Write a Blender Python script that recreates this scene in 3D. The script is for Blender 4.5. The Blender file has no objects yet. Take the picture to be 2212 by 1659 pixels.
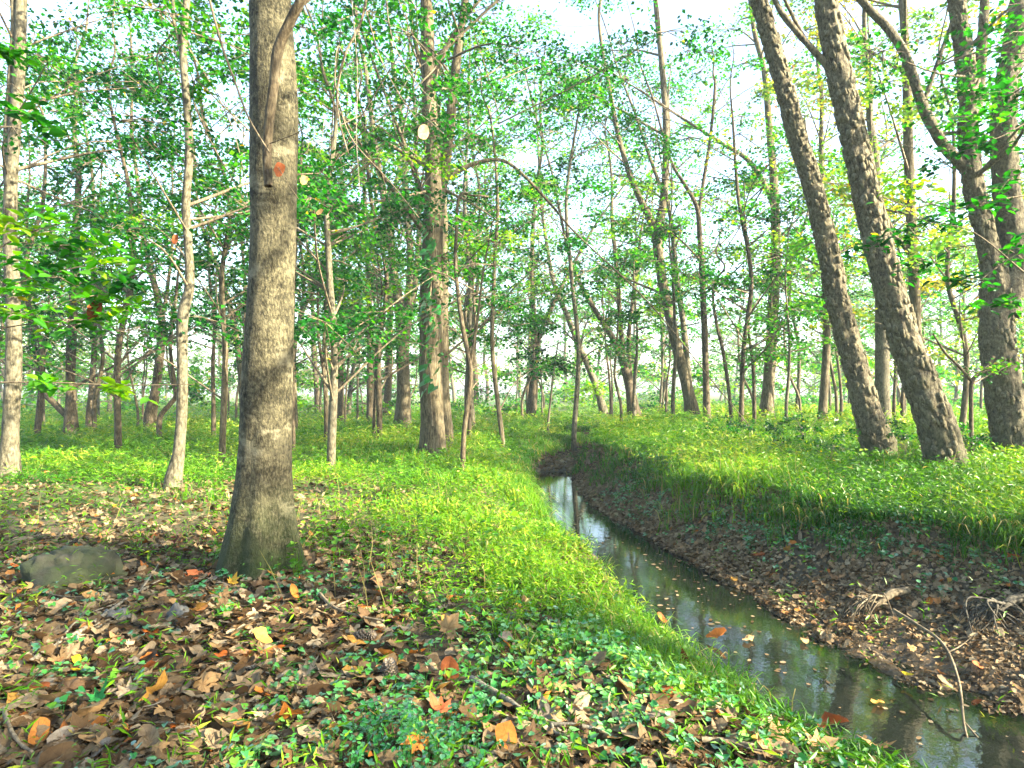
import bpy, math, random
import numpy as np
rng = np.random.default_rng(11)
random.seed(11)
R = math.radians
sc = bpy.context.scene
col = sc.collection

# ------------------------------------------------------------------ camera
FPX = 1415.0; CX = 1106.0; HY = 845.0; CAMH = 1.4        # layout units: a 2212 px wide picture
cam_d = bpy.data.cameras.new('camera'); cam = bpy.data.objects.new('camera', cam_d); col.objects.link(cam)
cam.location = (0, 0, CAMH); cam.rotation_euler = (R(90), 0, 0)
cam_d.sensor_width = 36; cam_d.lens = FPX / 2212 * 36; cam_d.shift_y = (HY - 829.5) / 2212
cam_d.clip_start = 0.05; cam_d.clip_end = 2000
sc.camera = cam
# ------------------------------------------------------------------ world, sun, exposure
SUN_DIR = np.array([0.90, -0.36, 0.47]); SUN_DIR /= np.linalg.norm(SUN_DIR)
w = bpy.data.worlds.new('World'); sc.world = w; w.use_nodes = True
nt = w.node_tree; bg = nt.nodes['Background']
sky = nt.nodes.new('ShaderNodeTexSky'); sky.sky_type = 'NISHITA'; sky.sun_disc = False
sky.sun_elevation = math.asin(SUN_DIR[2]); sky.sun_rotation = math.atan2(SUN_DIR[0], SUN_DIR[1])
sky.air_density = 1.0; sky.dust_density = 2.2; sky.ozone_density = 1.0
nt.links.new(sky.outputs[0], bg.inputs[0]); bg.inputs[1].default_value = 0.09
sun_d = bpy.data.lights.new('sun', 'SUN'); sun_d.energy = 5.0; sun_d.angle = R(0.6); sun_d.color = (1, .88, .64)
sun = bpy.data.objects.new('sun', sun_d); col.objects.link(sun)
from mathutils import Vector
sun.rotation_euler = Vector(SUN_DIR.tolist()).to_track_quat('Z', 'Y').to_euler()
sc.view_settings.view_transform = 'Standard'; sc.view_settings.look = 'None'
sc.view_settings.exposure = 3.4; sc.view_settings.gamma = 1.0
sc.cycles.max_bounces = 6; sc.cycles.diffuse_bounces = 3; sc.cycles.transmission_bounces = 4
sc.cycles.glossy_bounces = 2; sc.cycles.transparent_max_bounces = 4; sc.cycles.volume_bounces = 0
sc.cycles.use_denoising = True

# ------------------------------------------------------------------ helpers
def P(px, py, d):
    return np.array([(px - CX) * d / FPX, d, CAMH - (py - HY) * d / FPX])

def _h(i):
    i = i.astype(np.uint64)
    n = (i[:, 0] * np.uint64(73856093)) ^ (i[:, 1] * np.uint64(19349663)) ^ (i[:, 2] * np.uint64(83492791))
    n = (n ^ (n >> np.uint64(13))) * np.uint64(0x5bd1e995); n = n ^ (n >> np.uint64(15))
    return (n & np.uint64(0xffff)).astype(float) / 65535.0
def vnoise(p):
    p = np.asarray(p, float) + 1000.0
    f = np.floor(p); t = p - f; t = t * t * (3 - 2 * t); f = f.astype(np.int64)
    r = 0
    for a in (0, 1):
        for b in (0, 1):
            for c in (0, 1):
                wgt = (t[:, 0] if a else 1 - t[:, 0]) * (t[:, 1] if b else 1 - t[:, 1]) * (t[:, 2] if c else 1 - t[:, 2])
                r = r + wgt * _h(f + np.array([a, b, c]))
    return r
def fbm2(x, y, s, o=3, seed=0):
    v = 0; a = 1.0; tot = 0
    for k in range(o):
        v = v + a * vnoise(np.stack([x * s, y * s, np.full_like(x, seed + 7.3 * k)], 1)); tot += a; a *= .5; s *= 2.1
    return v / tot

def mk(name, verts, faces, mats, parent=None, attrs=None, smooth=True, midx=None, loc=None, mesh_only=False):
    """faces: list of int arrays (n,k)"""
    verts = np.asarray(verts, np.float32)
    if not isinstance(faces, list): faces = [faces]
    faces = [np.asarray(f, np.int32) for f in faces if len(f)]
    me = bpy.data.meshes.new(name)
    me.vertices.add(len(verts)); me.vertices.foreach_set('co', verts.ravel())
    nl = sum(f.size for f in faces); npol = sum(len(f) for f in faces)
    me.loops.add(nl); me.loops.foreach_set('vertex_index', np.concatenate([f.ravel() for f in faces]))
    me.polygons.add(npol)
    tot = np.concatenate([np.full(len(f), f.shape[1], np.int32) for f in faces])
    st = np.concatenate([[0], np.cumsum(tot)[:-1]]).astype(np.int32)
    me.polygons.foreach_set('loop_start', st); me.polygons.foreach_set('loop_total', tot)
    if smooth: me.polygons.foreach_set('use_smooth', np.ones(npol, bool))
    for m in (mats if isinstance(mats, (list, tuple)) else [mats]): me.materials.append(m)
    if midx is not None: me.polygons.foreach_set('material_index', np.asarray(midx, np.int32))
    for k, v in (attrs or {}).items():
        v = np.asarray(v, np.float32)
        if v.ndim == 1:
            me.attributes.new(k, 'FLOAT', 'POINT').data.foreach_set('value', v)
        else:
            me.attributes.new(k, 'FLOAT_VECTOR', 'POINT').data.foreach_set('vector', v.ravel())
    me.update(calc_edges=True)
    if mesh_only: return me
    return link(name, me, parent, loc)
def link(name, me, parent=None, loc=None):
    o = bpy.data.objects.new(name, me); col.objects.link(o)
    if parent is not None: o.parent = parent
    if loc is not None: o.location = [float(v) for v in loc]
    return o
def tag(o, label=None, cat=None, group=None, kind=None):
    if label: o['label'] = label
    if cat: o['category'] = cat
    if group: o['group'] = group
    if kind: o['kind'] = kind
    return o
def empty(name, loc, label, cat, group=None):
    o = link(name, None, None, loc); o.empty_display_size = .2
    return tag(o, label, cat, group)

def spline(pts, n):
    """Catmull-Rom through pts (m,k) -> (n,k)"""
    pts = np.asarray(pts, float); m = len(pts)
    ch = np.concatenate([[0], np.cumsum(np.linalg.norm(np.diff(pts[:, :3], axis=0), axis=1) + 1e-6)])
    t = np.linspace(0, ch[-1], n); i = np.clip(np.searchsorted(ch, t, side='right') - 1, 0, m - 2)
    u = ((t - ch[i]) / (ch[i + 1] - ch[i]))[:, None]
    def tang(j):
        a = np.clip(j - 1, 0, m - 1); b = np.clip(j + 1, 0, m - 1)
        return (pts[b] - pts[a]) / (ch[b] - ch[a])[:, None]
    L = (ch[i + 1] - ch[i])[:, None]; m0 = tang(i) * L; m1 = tang(i + 1) * L
    return (2*u**3 - 3*u**2 + 1) * pts[i] + (u**3 - 2*u**2 + u) * m0 + (-2*u**3 + 3*u**2) * pts[i + 1] + (u**3 - u**2) * m1

def tube(path, rad, seg, cap=True):
    """path (n,3), rad (n,) or (n,seg) -> verts, quads, theta"""
    path = np.asarray(path, float); n = len(path)
    T = np.gradient(path, axis=0); T /= np.linalg.norm(T, axis=1)[:, None] + 1e-9
    U = np.zeros_like(T); ref = np.array([1., 0.02, 0]) if abs(T[0, 0]) < .8 else np.array([0, 1., 0.02])
    u = ref - T[0] * ref.dot(T[0]); u /= np.linalg.norm(u)
    for i in range(n):
        u = u - T[i] * u.dot(T[i]); u /= np.linalg.norm(u) + 1e-9; U[i] = u
    V = np.cross(T, U)
    th = np.linspace(0, 2 * np.pi, seg, endpoint=False)
    rad = np.asarray(rad, float)
    if rad.ndim == 1: rad = np.repeat(rad[:, None], seg, 1)
    v = path[:, None, :] + rad[:, :, None] * (np.cos(th)[None, :, None] * U[:, None, :] + np.sin(th)[None, :, None] * V[:, None, :])
    idx = np.arange(n * seg).reshape(n, seg)
    q = np.stack([idx[:-1], np.roll(idx[:-1], -1, 1), np.roll(idx[1:], -1, 1), idx[1:]], -1).reshape(-1, 4)
    verts = v.reshape(-1, 3); fs = [q]
    if cap:
        verts = np.vstack([verts, path[-1]]); e = len(verts) - 1
        fs.append(np.stack([idx[-1], np.roll(idx[-1], -1), np.full(seg, e)], 1))
    return verts, fs, th

class MB:
    """collects pieces with mixed face sizes into one mesh"""
    def __init__(s): s.v = []; s.f = {}; s.n = 0; s.a = {}; s.m = {}
    def add(s, verts, faces, mi=0, **attrs):
        verts = np.asarray(verts)
        for f in (faces if isinstance(faces, list) else [faces]):
            f = np.asarray(f)
            if not len(f): continue
            s.f.setdefault(f.shape[1], []).append(f + s.n); s.m.setdefault(f.shape[1], []).append(np.full(len(f), mi))
        s.v.append(verts); s.n += len(verts)
        for k, val in attrs.items(): s.a.setdefault(k, []).append(np.asarray(val) if np.ndim(val) else np.full(len(verts), val))
    def build(s, name, mats, parent=None, **kw):
        ks = sorted(s.f); faces = [np.vstack(s.f[k]) for k in ks]; mi = np.concatenate([np.concatenate(s.m[k]) for k in ks])
        return mk(name, np.vstack(s.v), faces, mats, parent, {k: np.concatenate(v) for k, v in s.a.items()}, midx=mi, **kw)

# ------------------------------------------------------------------ materials
def mat(name):
    m = bpy.data.materials.new(name); m.use_nodes = True; n = m.node_tree; n.nodes.clear()
    out = n.nodes.new('ShaderNodeOutputMaterial'); return m, n, out
def N(n, t, **kw):
    x = n.nodes.new(t)
    for k, v in kw.items():
        if k.startswith('i_'): x.inputs[int(k[2:]) if k[2:].isdigit() else k[2:]].default_value = v
        else: setattr(x, k, v)
    return x
def ramp(n, stops, fac):
    r = n.nodes.new('ShaderNodeValToRGB'); e = r.color_ramp.elements
    while len(e) < len(stops): e.new(.5)
    for x, (p, c) in zip(e, stops): x.position = p; x.color = (*c, 1)
    n.links.new(fac, r.inputs[0]); return r.outputs[0]
def attr(n, name, out='Fac'):
    a = n.nodes.new('ShaderNodeAttribute'); a.attribute_name = name; return a.outputs[out]
def noise(n, vec, scale, detail=3, rough=.55, stretch=None):
    if stretch is not None:
        mp = N(n, 'ShaderNodeMapping'); mp.inputs['Scale'].default_value = stretch; n.links.new(vec, mp.inputs[0]); vec = mp.outputs[0]
    x = N(n, 'ShaderNodeTexNoise'); x.inputs['Scale'].default_value = scale; x.inputs['Detail'].default_value = detail
    x.inputs['Roughness'].default_value = rough; n.links.new(vec, x.inputs['Vector']); return x.outputs['Fac']
def mixc(n, fac, a, b, mode='MIX'):
    x = N(n, 'ShaderNodeMix', data_type='RGBA', blend_type=mode)
    for s, v in ((0, fac), (6, a), (7, b)):
        if isinstance(v, (int, float)): x.inputs[s].default_value = v
        elif isinstance(v, tuple): x.inputs[s].default_value = (*v, 1)
        else: n.links.new(v, x.inputs[s])
    return x.outputs[2]
def math_(n, op, a, b=None):
    x = N(n, 'ShaderNodeMath', operation=op)
    for s, v in ((0, a), (1, b)):
        if v is None: continue
        if isinstance(v, (int, float)): x.inputs[s].default_value = v
        else: n.links.new(v, x.inputs[s])
    return x.outputs[0]

def leaf_mat(name, stops, trans=.5, tcol=(1.5, 1.35, .6), gloss=.015, attrname='v'):
    m, n, out = mat(name)
    c = ramp(n, stops, attr(n, attrname))
    d = N(n, 'ShaderNodeBsdfDiffuse'); n.links.new(c, d.inputs[0])
    t = N(n, 'ShaderNodeBsdfTranslucent')
    tc = mixc(n, 1.0, c, tcol, 'MULTIPLY'); n.links.new(tc, t.inputs[0])
    mx = N(n, 'ShaderNodeMixShader'); mx.inputs[0].default_value = trans
    n.links.new(d.outputs[0], mx.inputs[1]); n.links.new(t.outputs[0], mx.inputs[2])
    g = N(n, 'ShaderNodeBsdfGlossy'); g.inputs['Roughness'].default_value = .42
    fr = N(n, 'ShaderNodeFresnel'); fr.inputs[0].default_value = 1.35
    k = math_(n, 'MULTIPLY', fr.outputs[0], gloss * 4)
    m2 = N(n, 'ShaderNodeMixShader'); n.links.new(k, m2.inputs[0]); n.links.new(mx.outputs[0], m2.inputs[1]); n.links.new(g.outputs[0], m2.inputs[2])
    n.links.new(m2.outputs[0], out.inputs[0]); return m

def bark_mat(name, base, dark, pale, moss=None, vs=7., st=(1, 1, .28), bump=.6, patch=.5, fissure=.5):
    m, n, out = mat(name)
    tc = N(n, 'ShaderNodeTexCoord').outputs['Object']
    n1 = noise(n, tc, vs * 5, 6, .65, st); n2 = noise(n, tc, vs * .55, 4, .6); n3 = noise(n, tc, vs * 2.2, 4, .6, (1, 1, 1.7))
    c = ramp(n, [(.36, dark), (.5, base), (.66, pale)], n1)
    c = mixc(n, ramp(n, [(.46, (0, 0, 0)), (.64, (patch,) * 3)], n2), c, pale)
    c = mixc(n, ramp(n, [(.54, (0, 0, 0)), (.72, (fissure,) * 3)], n3), c, dark)
    if 'grey' in name:
        n4 = noise(n, tc, 3.2, 5, .7, (1, 1, 1.3)); c = mixc(n, ramp(n, [(.50, (0, 0, 0)), (.60, (.75,) * 3)], n4), c, mixc(n, 1., c, (.35, .36, .33), 'MULTIPLY')); n5 = noise(n, tc, 2.4, 4, .6, (1.2, 1.2, 2.2)); c = mixc(n, ramp(n, [(.56, (0, 0, 0)), (.63, (.6,) * 3)], n5), c, (.19, .175, .115))
    if moss:
        sx = N(n, 'ShaderNodeSeparateXYZ'); n.links.new(tc, sx.inputs[0])
        mr = N(n, 'ShaderNodeMapRange'); mr.inputs[1].default_value = .75; mr.inputs[2].default_value = 0.0; n.links.new(sx.outputs[2], mr.inputs[0])
        k = math_(n, 'MULTIPLY', mr.outputs[0], ramp(n, [(.25, (0, 0, 0)), (.5, (1, 1, 1))], n2)); c = mixc(n, k, c, moss)
    b = N(n, 'ShaderNodeBsdfPrincipled'); b.inputs['Roughness'].default_value = .85; b.inputs['Specular IOR Level'].default_value = .2
    n.links.new(c, b.inputs['Base Color'])
    bp = N(n, 'ShaderNodeBump'); bp.inputs['Strength'].default_value = bump; bp.inputs['Distance'].default_value = .03
    n.links.new(n1, bp.inputs['Height']); n.links.new(bp.outputs[0], b.inputs['Normal'])
    n.links.new(b.outputs[0], out.inputs[0]); return m

M = {}
M['bark_grey'] = bark_mat('smooth_grey_bark', (.050, .045, .025), (.012, .011, .006), (.125, .112, .068), moss=(.018, .032, .008), vs=11, st=(1, 1, .5), bump=1.0, patch=.5, fissure=.9)
M['bark_flaky'] = bark_mat('plated_bark', (.075, .064, .041), (.016, .012, .007), (.145, .13, .082), moss=(.03, .035, .012), vs=6, st=(1, 1, .55), bump=.9, patch=.35, fissure=.8)
M['bark_plate'] = bark_mat('bark_plate', (.085, .073, .042), (.028, .022, .012), (.155, .142, .094), vs=9, st=(1, 1, .6), bump=.5, patch=.4, fissure=.4)
M['bark_brown'] = bark_mat('brown_bark', (.066, .052, .028), (.018, .014, .007), (.135, .118, .078), vs=6, st=(1, 1, .2), bump=.8, patch=.4, fissure=.6)
M['bark_dark'] = bark_mat('dark_bark', (.048, .036, .02), (.015, .011, .006), (.11, .092, .06), vs=7, st=(1, 1, .3), bump=.6, patch=.3)
M['bark_pale'] = bark_mat('pale_bark', (.060, .053, .033), (.017, .015, .009), (.125, .115, .08), vs=6, st=(1, 1, .4), bump=.5, patch=.5)
M['twig'] = bark_mat('twig_bark', (.09, .07, .045), (.035, .028, .018), (.18, .15, .1), vs=9, bump=.2)
M['twig_pale'] = bark_mat('dry_twig_bark', (.13, .115, .085), (.05, .043, .03), (.20, .185, .145), vs=12, bump=.3)
M['root'] = bark_mat('weathered_root', (.045, .04, .03), (.015, .013, .01), (.08, .073, .06), vs=12, bump=.3)
CAN = [(0, (.003, .040, .008)), (.35, (.008, .10, .006)), (.7, (.04, .20, .005)), (.93, (.11, .27, .005)), (1, (.28, .22, .01))]
M['leaf'] = leaf_mat('canopy_leaf', CAN, .55, (2.0, 1.8, .5))
M['leaf_warm'] = leaf_mat('yellowing_leaf', [(0, (.035, .13, .02)), (.4, (.075, .20, .02)), (.75, (.15, .26, .02)), (.95, (.30, .27, .02)), (1, (.35, .14, .015))], .55, (1.5, 1.4, .7))
M['grass'] = leaf_mat('grass_blade', [(0, (.018, .085, .004)), (.4, (.055, .17, .006)), (.75, (.12, .26, .008)), (.95, (.24, .31, .02)), (1, (.30, .25, .10))], .45, (1.5, 1.4, .6), .015)
M['plant'] = leaf_mat('herb_leaf', [(0, (.015, .10, .03)), (.4, (.03, .17, .045)), (.75, (.07, .25, .035)), (.95, (.14, .31, .02)), (1, (.3, .3, .03))], .35, (1.3, 1.4, .7), .05)

def litter_mat(name, use_obj):
    m, n, out = mat(name)
    if use_obj: c = N(n, 'ShaderNodeObjectInfo').outputs['Color']
    else:
        c = ramp(n, [(0, (.022, .012, .004)), (.25, (.07, .04, .016)), (.5, (.14, .098, .052)), (.68, (.22, .165, .10)), (.84, (.28, .23, .15)), (.93, (.30, .12, .025)), (.985, (.42, .11, .02)), (1, (.45, .34, .04))], attr(n, 'v'))
    lp = attr(n, 'lp', 'Vector'); sx = N(n, 'ShaderNodeSeparateXYZ'); n.links.new(lp, sx.inputs[0])
    th = math_(n, 'ARCTAN2', sx.outputs[0], sx.outputs[1]); s = math_(n, 'ABSOLUTE', math_(n, 'SINE', math_(n, 'MULTIPLY', th, 3.5)))
    ln = N(n, 'ShaderNodeVectorMath', operation='LENGTH'); n.links.new(lp, ln.inputs[0])
    vein = math_(n, 'MULTIPLY', s, ln.outputs['Value'])
    vm = ramp(n, [(0, (.55,) * 3), (.06, (0, 0, 0))], vein)
    nz = noise(n, lp, 5, 4, .65)
    c = mixc(n, ramp(n, [(.35, (.6,) * 3), (.62, (0, 0, 0))], nz), c, mixc(n, 1., c, (.45, .38, .32), 'MULTIPLY'))
    c = mixc(n, vm, c, mixc(n, 1., c, (.5, .42, .38), 'MULTIPLY'))
    b = N(n, 'ShaderNodeBsdfPrincipled'); b.inputs['Roughness'].default_value = .7; b.inputs['Specular IOR Level'].default_value = .12
    n.links.new(c, b.inputs['Base Color'])
    t = N(n, 'ShaderNodeBsdfTranslucent'); n.links.new(c, t.inputs[0])
    mx = N(n, 'ShaderNodeMixShader'); mx.inputs[0].default_value = .2; n.links.new(b.outputs[0], mx.inputs[1]); n.links.new(t.outputs[0], mx.inputs[2])
    n.links.new(mx.outputs[0], out.inputs[0]); return m
M['litter'] = litter_mat('leaf_litter', False); M['fallen'] = litter_mat('fallen_leaf', True)

def ground_mat():
    m, n, out = mat('soil')
    g = N(n, 'ShaderNodeNewGeometry').outputs['Position']
    n1 = noise(n, g, 9, 6, .65); n2 = noise(n, g, .8, 3); n3 = noise(n, g, 45, 4, .6)
    c = ramp(n, [(.3, (.014, .009, .004)), (.5, (.038, .026, .012)), (.7, (.085, .06, .03))], n1)
    gr = mixc(n, n3, (.035, .075, .012), (.085, .13, .02))
    gk = math_(n, 'MULTIPLY', attr(n, 'gk'), ramp(n, [(.3, (.35,) * 3), (.6, (1, 1, 1))], n2)); c = mixc(n, gk, c, gr)
    wet = attr(n, 'wet')
    mud = mixc(n, n1, (.014, .011, .007), (.07, .052, .033)); c = mixc(n, wet, c, mud)
    b = N(n, 'ShaderNodeBsdfPrincipled'); n.links.new(c, b.inputs['Base Color'])
    rr = N(n, 'ShaderNodeMapRange'); n.links.new(wet, rr.inputs[0]); rr.inputs[3].default_value = .92; rr.inputs[4].default_value = .3; n.links.new(rr.outputs[0], b.inputs['Roughness'])
    b.inputs['Specular IOR Level'].default_value = .35
    bp = N(n, 'ShaderNodeBump'); bp.inputs['Strength'].default_value = .8; bp.inputs['Distance'].default_value = .05
    n.links.new(n1, bp.inputs['Height']); n.links.new(bp.outputs[0], b.inputs['Normal']); n.links.new(b.outputs[0], out.inputs[0]); return m
M['ground'] = ground_mat()
def water_mat():
    m, n, out = mat('creek_water')
    g = N(n, 'ShaderNodeNewGeometry').outputs['Position']
    nz = noise(n, g, 5, 3, .5, (1, 1.0, 1)); nz2 = noise(n, g, 26, 2, .5)
    h = math_(n, 'ADD', nz, math_(n, 'MULTIPLY', nz2, .25))
    bp = N(n, 'ShaderNodeBump'); bp.inputs['Strength'].default_value = .07; bp.inputs['Distance'].default_value = .02; n.links.new(h, bp.inputs['Height'])
    b = N(n, 'ShaderNodeBsdfPrincipled'); b.inputs['Roughness'].default_value = .03; b.inputs['IOR'].default_value = 1.45
    scum = noise(n, g, 3.2, 5, .7)
    c = ramp(n, [(.42, (.005, .007, .005)), (.64, (.009, .011, .009)), (.8, (.045, .05, .045))], scum); n.links.new(c, b.inputs['Base Color'])
    b.inputs['Specular IOR Level'].default_value = 1.0
    n.links.new(bp.outputs[0], b.inputs['Normal']); n.links.new(b.outputs[0], out.inputs[0]); return m
M['water'] = water_mat()
def rock_mat():
    m, n, out = mat('mossy_stone')
    g = N(n, 'ShaderNodeTexCoord').outputs['Object']; n1 = noise(n, g, 9, 6, .7); n2 = noise(n, g, 4, 4, .6)
    c = ramp(n, [(.3, (.009, .008, .006)), (.7, (.034, .031, .022))], n1)
    c = mixc(n, ramp(n, [(.32, (0, 0, 0)), (.55, (1, 1, 1))], n2), c, mixc(n, n1, (.005, .010, .002), (.02, .03, .006)))
    b = N(n, 'ShaderNodeBsdfPrincipled'); b.inputs['Roughness'].default_value = .9; n.links.new(c, b.inputs['Base Color'])
    bp = N(n, 'ShaderNodeBump'); bp.inputs['Strength'].default_value = .7; bp.inputs['Distance'].default_value = .03; n.links.new(n1, bp.inputs['Height']); n.links.new(bp.outputs[0], b.inputs['Normal'])
    n.links.new(b.outputs[0], out.inputs[0]); return m
M['rock'] = rock_mat()
def plain(name, a, b_, rough=.8, s=20):
    m, n, out = mat(name); g = N(n, 'ShaderNodeTexCoord').outputs['Object']; n1 = noise(n, g, s, 4, .6)
    c = ramp(n, [(.3, a), (.7, b_)], n1); b = N(n, 'ShaderNodeBsdfPrincipled'); b.inputs['Roughness'].default_value = rough
    n.links.new(c, b.inputs['Base Color']); n.links.new(b.outputs[0], out.inputs[0]); return m
M['cone'] = plain('pine_cone', (.06, .045, .03), (.22, .18, .14), .7, 40)
M['stone'] = plain('grey_stone', (.045, .045, .042), (.11, .11, .10), .8, 14)

# ------------------------------------------------------------------ terrain
LIP = np.array([(-12, 15), (-6, 9.2), (-2, 5.8), (0, 3.9), (1, 3.0), (2, 2.1), (2.4, 1.74), (2.59, 1.63), (2.85, 1.5), (3.12, 1.31), (3.52, 1.12), (4.2, .85), (5.2, .74), (6.6, .66), (8.3, .32), (10, .12), (12.6, .03), (14, .05), (15.5, .2), (17, .6), (19, 1.2), (20.5, 1.7), (22, 2.3), (24, 3)])
WRT = np.array([(-12, 17.5), (-6, 11.5), (-2, 8), (0, 6), (1, 5.1), (2.5, 3.9), (3.86, 3.0), (4.28, 2.75), (5, 2.45), (5.6, 2.33), (6.65, 2.15), (7.5, 2.08), (9, 1.8), (11.7, 1.36), (14, 1.35), (16.2, 1.55), (18, 1.9), (20, 2.9), (22, 4.2), (24, 6)])
CRE = np.array([(-12, 21), (-4, 13), (1, 8.0), (3.5, 5.9), (5.58, 4.4), (6.5, 3.65), (8.8, 2.65), (12, 2.2), (15, 2.0), (17.2, 2.05), (19, 2.6), (20, 3.3), (22, 5.2), (24, 7.5)])
WZ = -0.55
def ss(a, b, x): t = np.clip((x - a) / (b - a), 0, 1); return t * t * (3 - 2 * t)
def hgt(x, y):
    x = np.atleast_1d(np.asarray(x, float)); y = np.atleast_1d(np.asarray(y, float))
    wob = (fbm2(x * .3, y, 1.6, 2, 3) - .5) * .3
    xl = np.interp(y, LIP[:, 0], LIP[:, 1]) + wob; xr = np.interp(y, WRT[:, 0], WRT[:, 1]) + wob * .6; xc = np.interp(y, CRE[:, 0], CRE[:, 1]) + wob * 1.0 + (fbm2(x * .2, y, 2.6, 2, 8) - .5) * .55
    xr = np.maximum(xr, xl + .5); xc = np.maximum(xc, xr + .35)
    und = (fbm2(x, y, .35, 3, 1) - .5) * .22 * np.clip(np.hypot(x, y) / 8, .15, 1)
    left = und - .13 * ss(xl - .7, xl, x)
    right = .22 + und + .05 * ss(xc + .2, xc + 1.2, x)
    bed = -.80 + .40 * ss(14.5, 17.0, y) + .03
    tl = (x - xl) / .34; zl = left * (1 - ss(0, 1, tl)) + bed * ss(0, 1, tl)
    tr = np.clip((x - xr) / (xc - xr), -1, 1.3)
    top = WZ + (bed - WZ) * ss(0, -.18, tr)
    zr = np.where(tr < 0, top, WZ + .16 * np.clip(tr, 0, .5) + (right - .08 - WZ) * np.clip(tr, 0, 1) ** 1.9)
    zr = np.where(y > 15.5, np.maximum(zr, bed), zr)
    z = np.where(x < xl, left, np.where(x < xr, np.maximum(zl, np.where(x > xr - .35, np.maximum(bed, top), bed)), np.where(x < xc, zr, right)))
    e = ss(22.0, 22.35, y + .25 * np.sin(x * 3))
    plain_ = left * (1 - ss(-1, 4, x)) + right * ss(-1, 4, x)
    z = z * (1 - e) + plain_ * e
    lump = (fbm2(x, y, 5, 2, 5) - .5) * .05
    chan = ((x > xl) & (x < xc) & (y < 22.3)).astype(float)
    return z + lump * (1 + .8 * chan * (x > xr)), (xl, xr, xc, chan)
def H(x, y): return float(hgt([x], [y])[0][0])

xs = np.concatenate([-np.geomspace(9, 150, 45)[::-1], np.arange(-8.9, -1, .14), np.arange(-1, 6, .055), np.arange(6, 11, .16), np.geomspace(11.2, 150, 45)])
ys = np.concatenate([-np.geomspace(1, 60, 22)[::-1], np.arange(-.9, 1.6, .12), np.arange(1.6, 9, .055), np.arange(9, 24, .11), np.geomspace(24.1, 260, 70)])
gx, gy = np.meshgrid(xs, ys); fx, fy = gx.ravel(), gy.ravel()
gz, (xl_, xr_, xc_, ch_) = hgt(fx, fy)
idx = np.arange(len(fx)).reshape(gx.shape)
gq = np.stack([idx[:-1, :-1], idx[:-1, 1:], idx[1:, 1:], idx[1:, :-1]], -1).reshape(-1, 4)
wet = ch_ * np.clip(1.15 - (gz - WZ) / .35, .35, 1)
gkv = (1 - ch_) * np.maximum(ss(6, 10, fy), (fx > xc_) * 1.0) * .9
tag(mk('ground', np.stack([fx, fy, gz], 1), gq, M['ground'], None, {'wet': wet, 'gk': gkv}), kind='structure')
# water sheet
wy = np.concatenate([np.linspace(-8, 2, 12), np.linspace(2.2, 17.5, 70)])
wl = np.interp(wy, LIP[:, 0], LIP[:, 1]) - .1; wr = np.interp(wy, WRT[:, 0], WRT[:, 1]) + .35
tt = np.linspace(0, 1, 5); wx = wl[:, None] + (wr - wl)[:, None] * tt[None]
wv = np.stack([wx, np.repeat(wy[:, None], 5, 1), np.full_like(wx, WZ)], -1).reshape(-1, 3)
wi = np.arange(len(wv)).reshape(len(wy), 5); wq = np.stack([wi[:-1, :-1], wi[:-1, 1:], wi[1:, 1:], wi[1:, :-1]], -1).reshape(-1, 4)
tag(mk('creek_water', wv, wq, M['water']), kind='structure')

# ------------------------------------------------------------------ foliage arrays
def frames(nrm, ang):
    nrm = nrm / (np.linalg.norm(nrm, axis=1)[:, None] + 1e-9)
    a = np.where(np.abs(nrm[:, 2:3]) < .9, np.array([[0, 0, 1.]]), np.array([[1., 0, 0]]))
    u = np.cross(a, nrm); u /= np.linalg.norm(u, axis=1)[:, None]; v = np.cross(nrm, u)
    c, s = np.cos(ang)[:, None], np.sin(ang)[:, None]
    return u * c + v * s, -u * s + v * c, nrm
def leaf_diamonds(pos, nrm, ang, L, W, fold=.12, shape='diamond'):
    """pos (n,3) leaf base; returns verts, faces(list)"""
    U, V, Nn = frames(nrm, ang); n = len(pos); L = np.asarray(L)[:, None]; W = np.asarray(W)[:, None]
    if shape == 'diamond':
        loc = [(0, 0, 0), (.42, .5, fold), (1, 0, -.10), (.42, -.5, fold)]
        f = np.array([[0, 1, 2], [0, 2, 3]])
    elif shape == 'lobed':
        loc = [(0, 0, 0), (.12, .46, fold), (.55, .62, fold), (.62, .25, .02), (1, 0, -.12), (.62, -.25, .02), (.55, -.62, fold), (.12, -.46, fold)]
        f = np.array([[0, 1, 2], [0, 2, 3], [0, 3, 4], [0, 4, 5], [0, 5, 6], [0, 6, 7]])
    elif shape == 'oval':
        loc = [(0, 0, 0), (.22, .38, fold), (.60, .42, fold), (1, 0, -.12), (.60, -.42, fold), (.22, -.38, fold)]
        f = np.array([[0, 1, 2], [0, 2, 3], [0, 3, 4], [0, 4, 5]])
    elif shape == 'heart':
        loc = [(.1, 0, 0), (-.06, .30, fold), (.18, .52, fold), (.55, .36, fold * .6), (1, 0, -.1), (.55, -.36, fold * .6), (.18, -.52, fold), (-.06, -.30, fold)]
        f = np.array([[0, 1, 2], [0, 2, 3], [0, 3, 4], [0, 4, 5], [0, 5, 6], [0, 6, 7]])
    loc = np.array(loc); k = len(loc)
    v = pos[:, None] + loc[None, :, 0:1] * (L * 1)[:, None] * U[:, None] + loc[None, :, 1:2] * W[:, None] * V[:, None] + loc[None, :, 2:3] * W[:, None] * Nn[:, None]
    fc = (np.arange(n)[:, None, None] * k + f[None]).reshape(-1, 3)
    return v.reshape(-1, 3), fc, k
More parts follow.
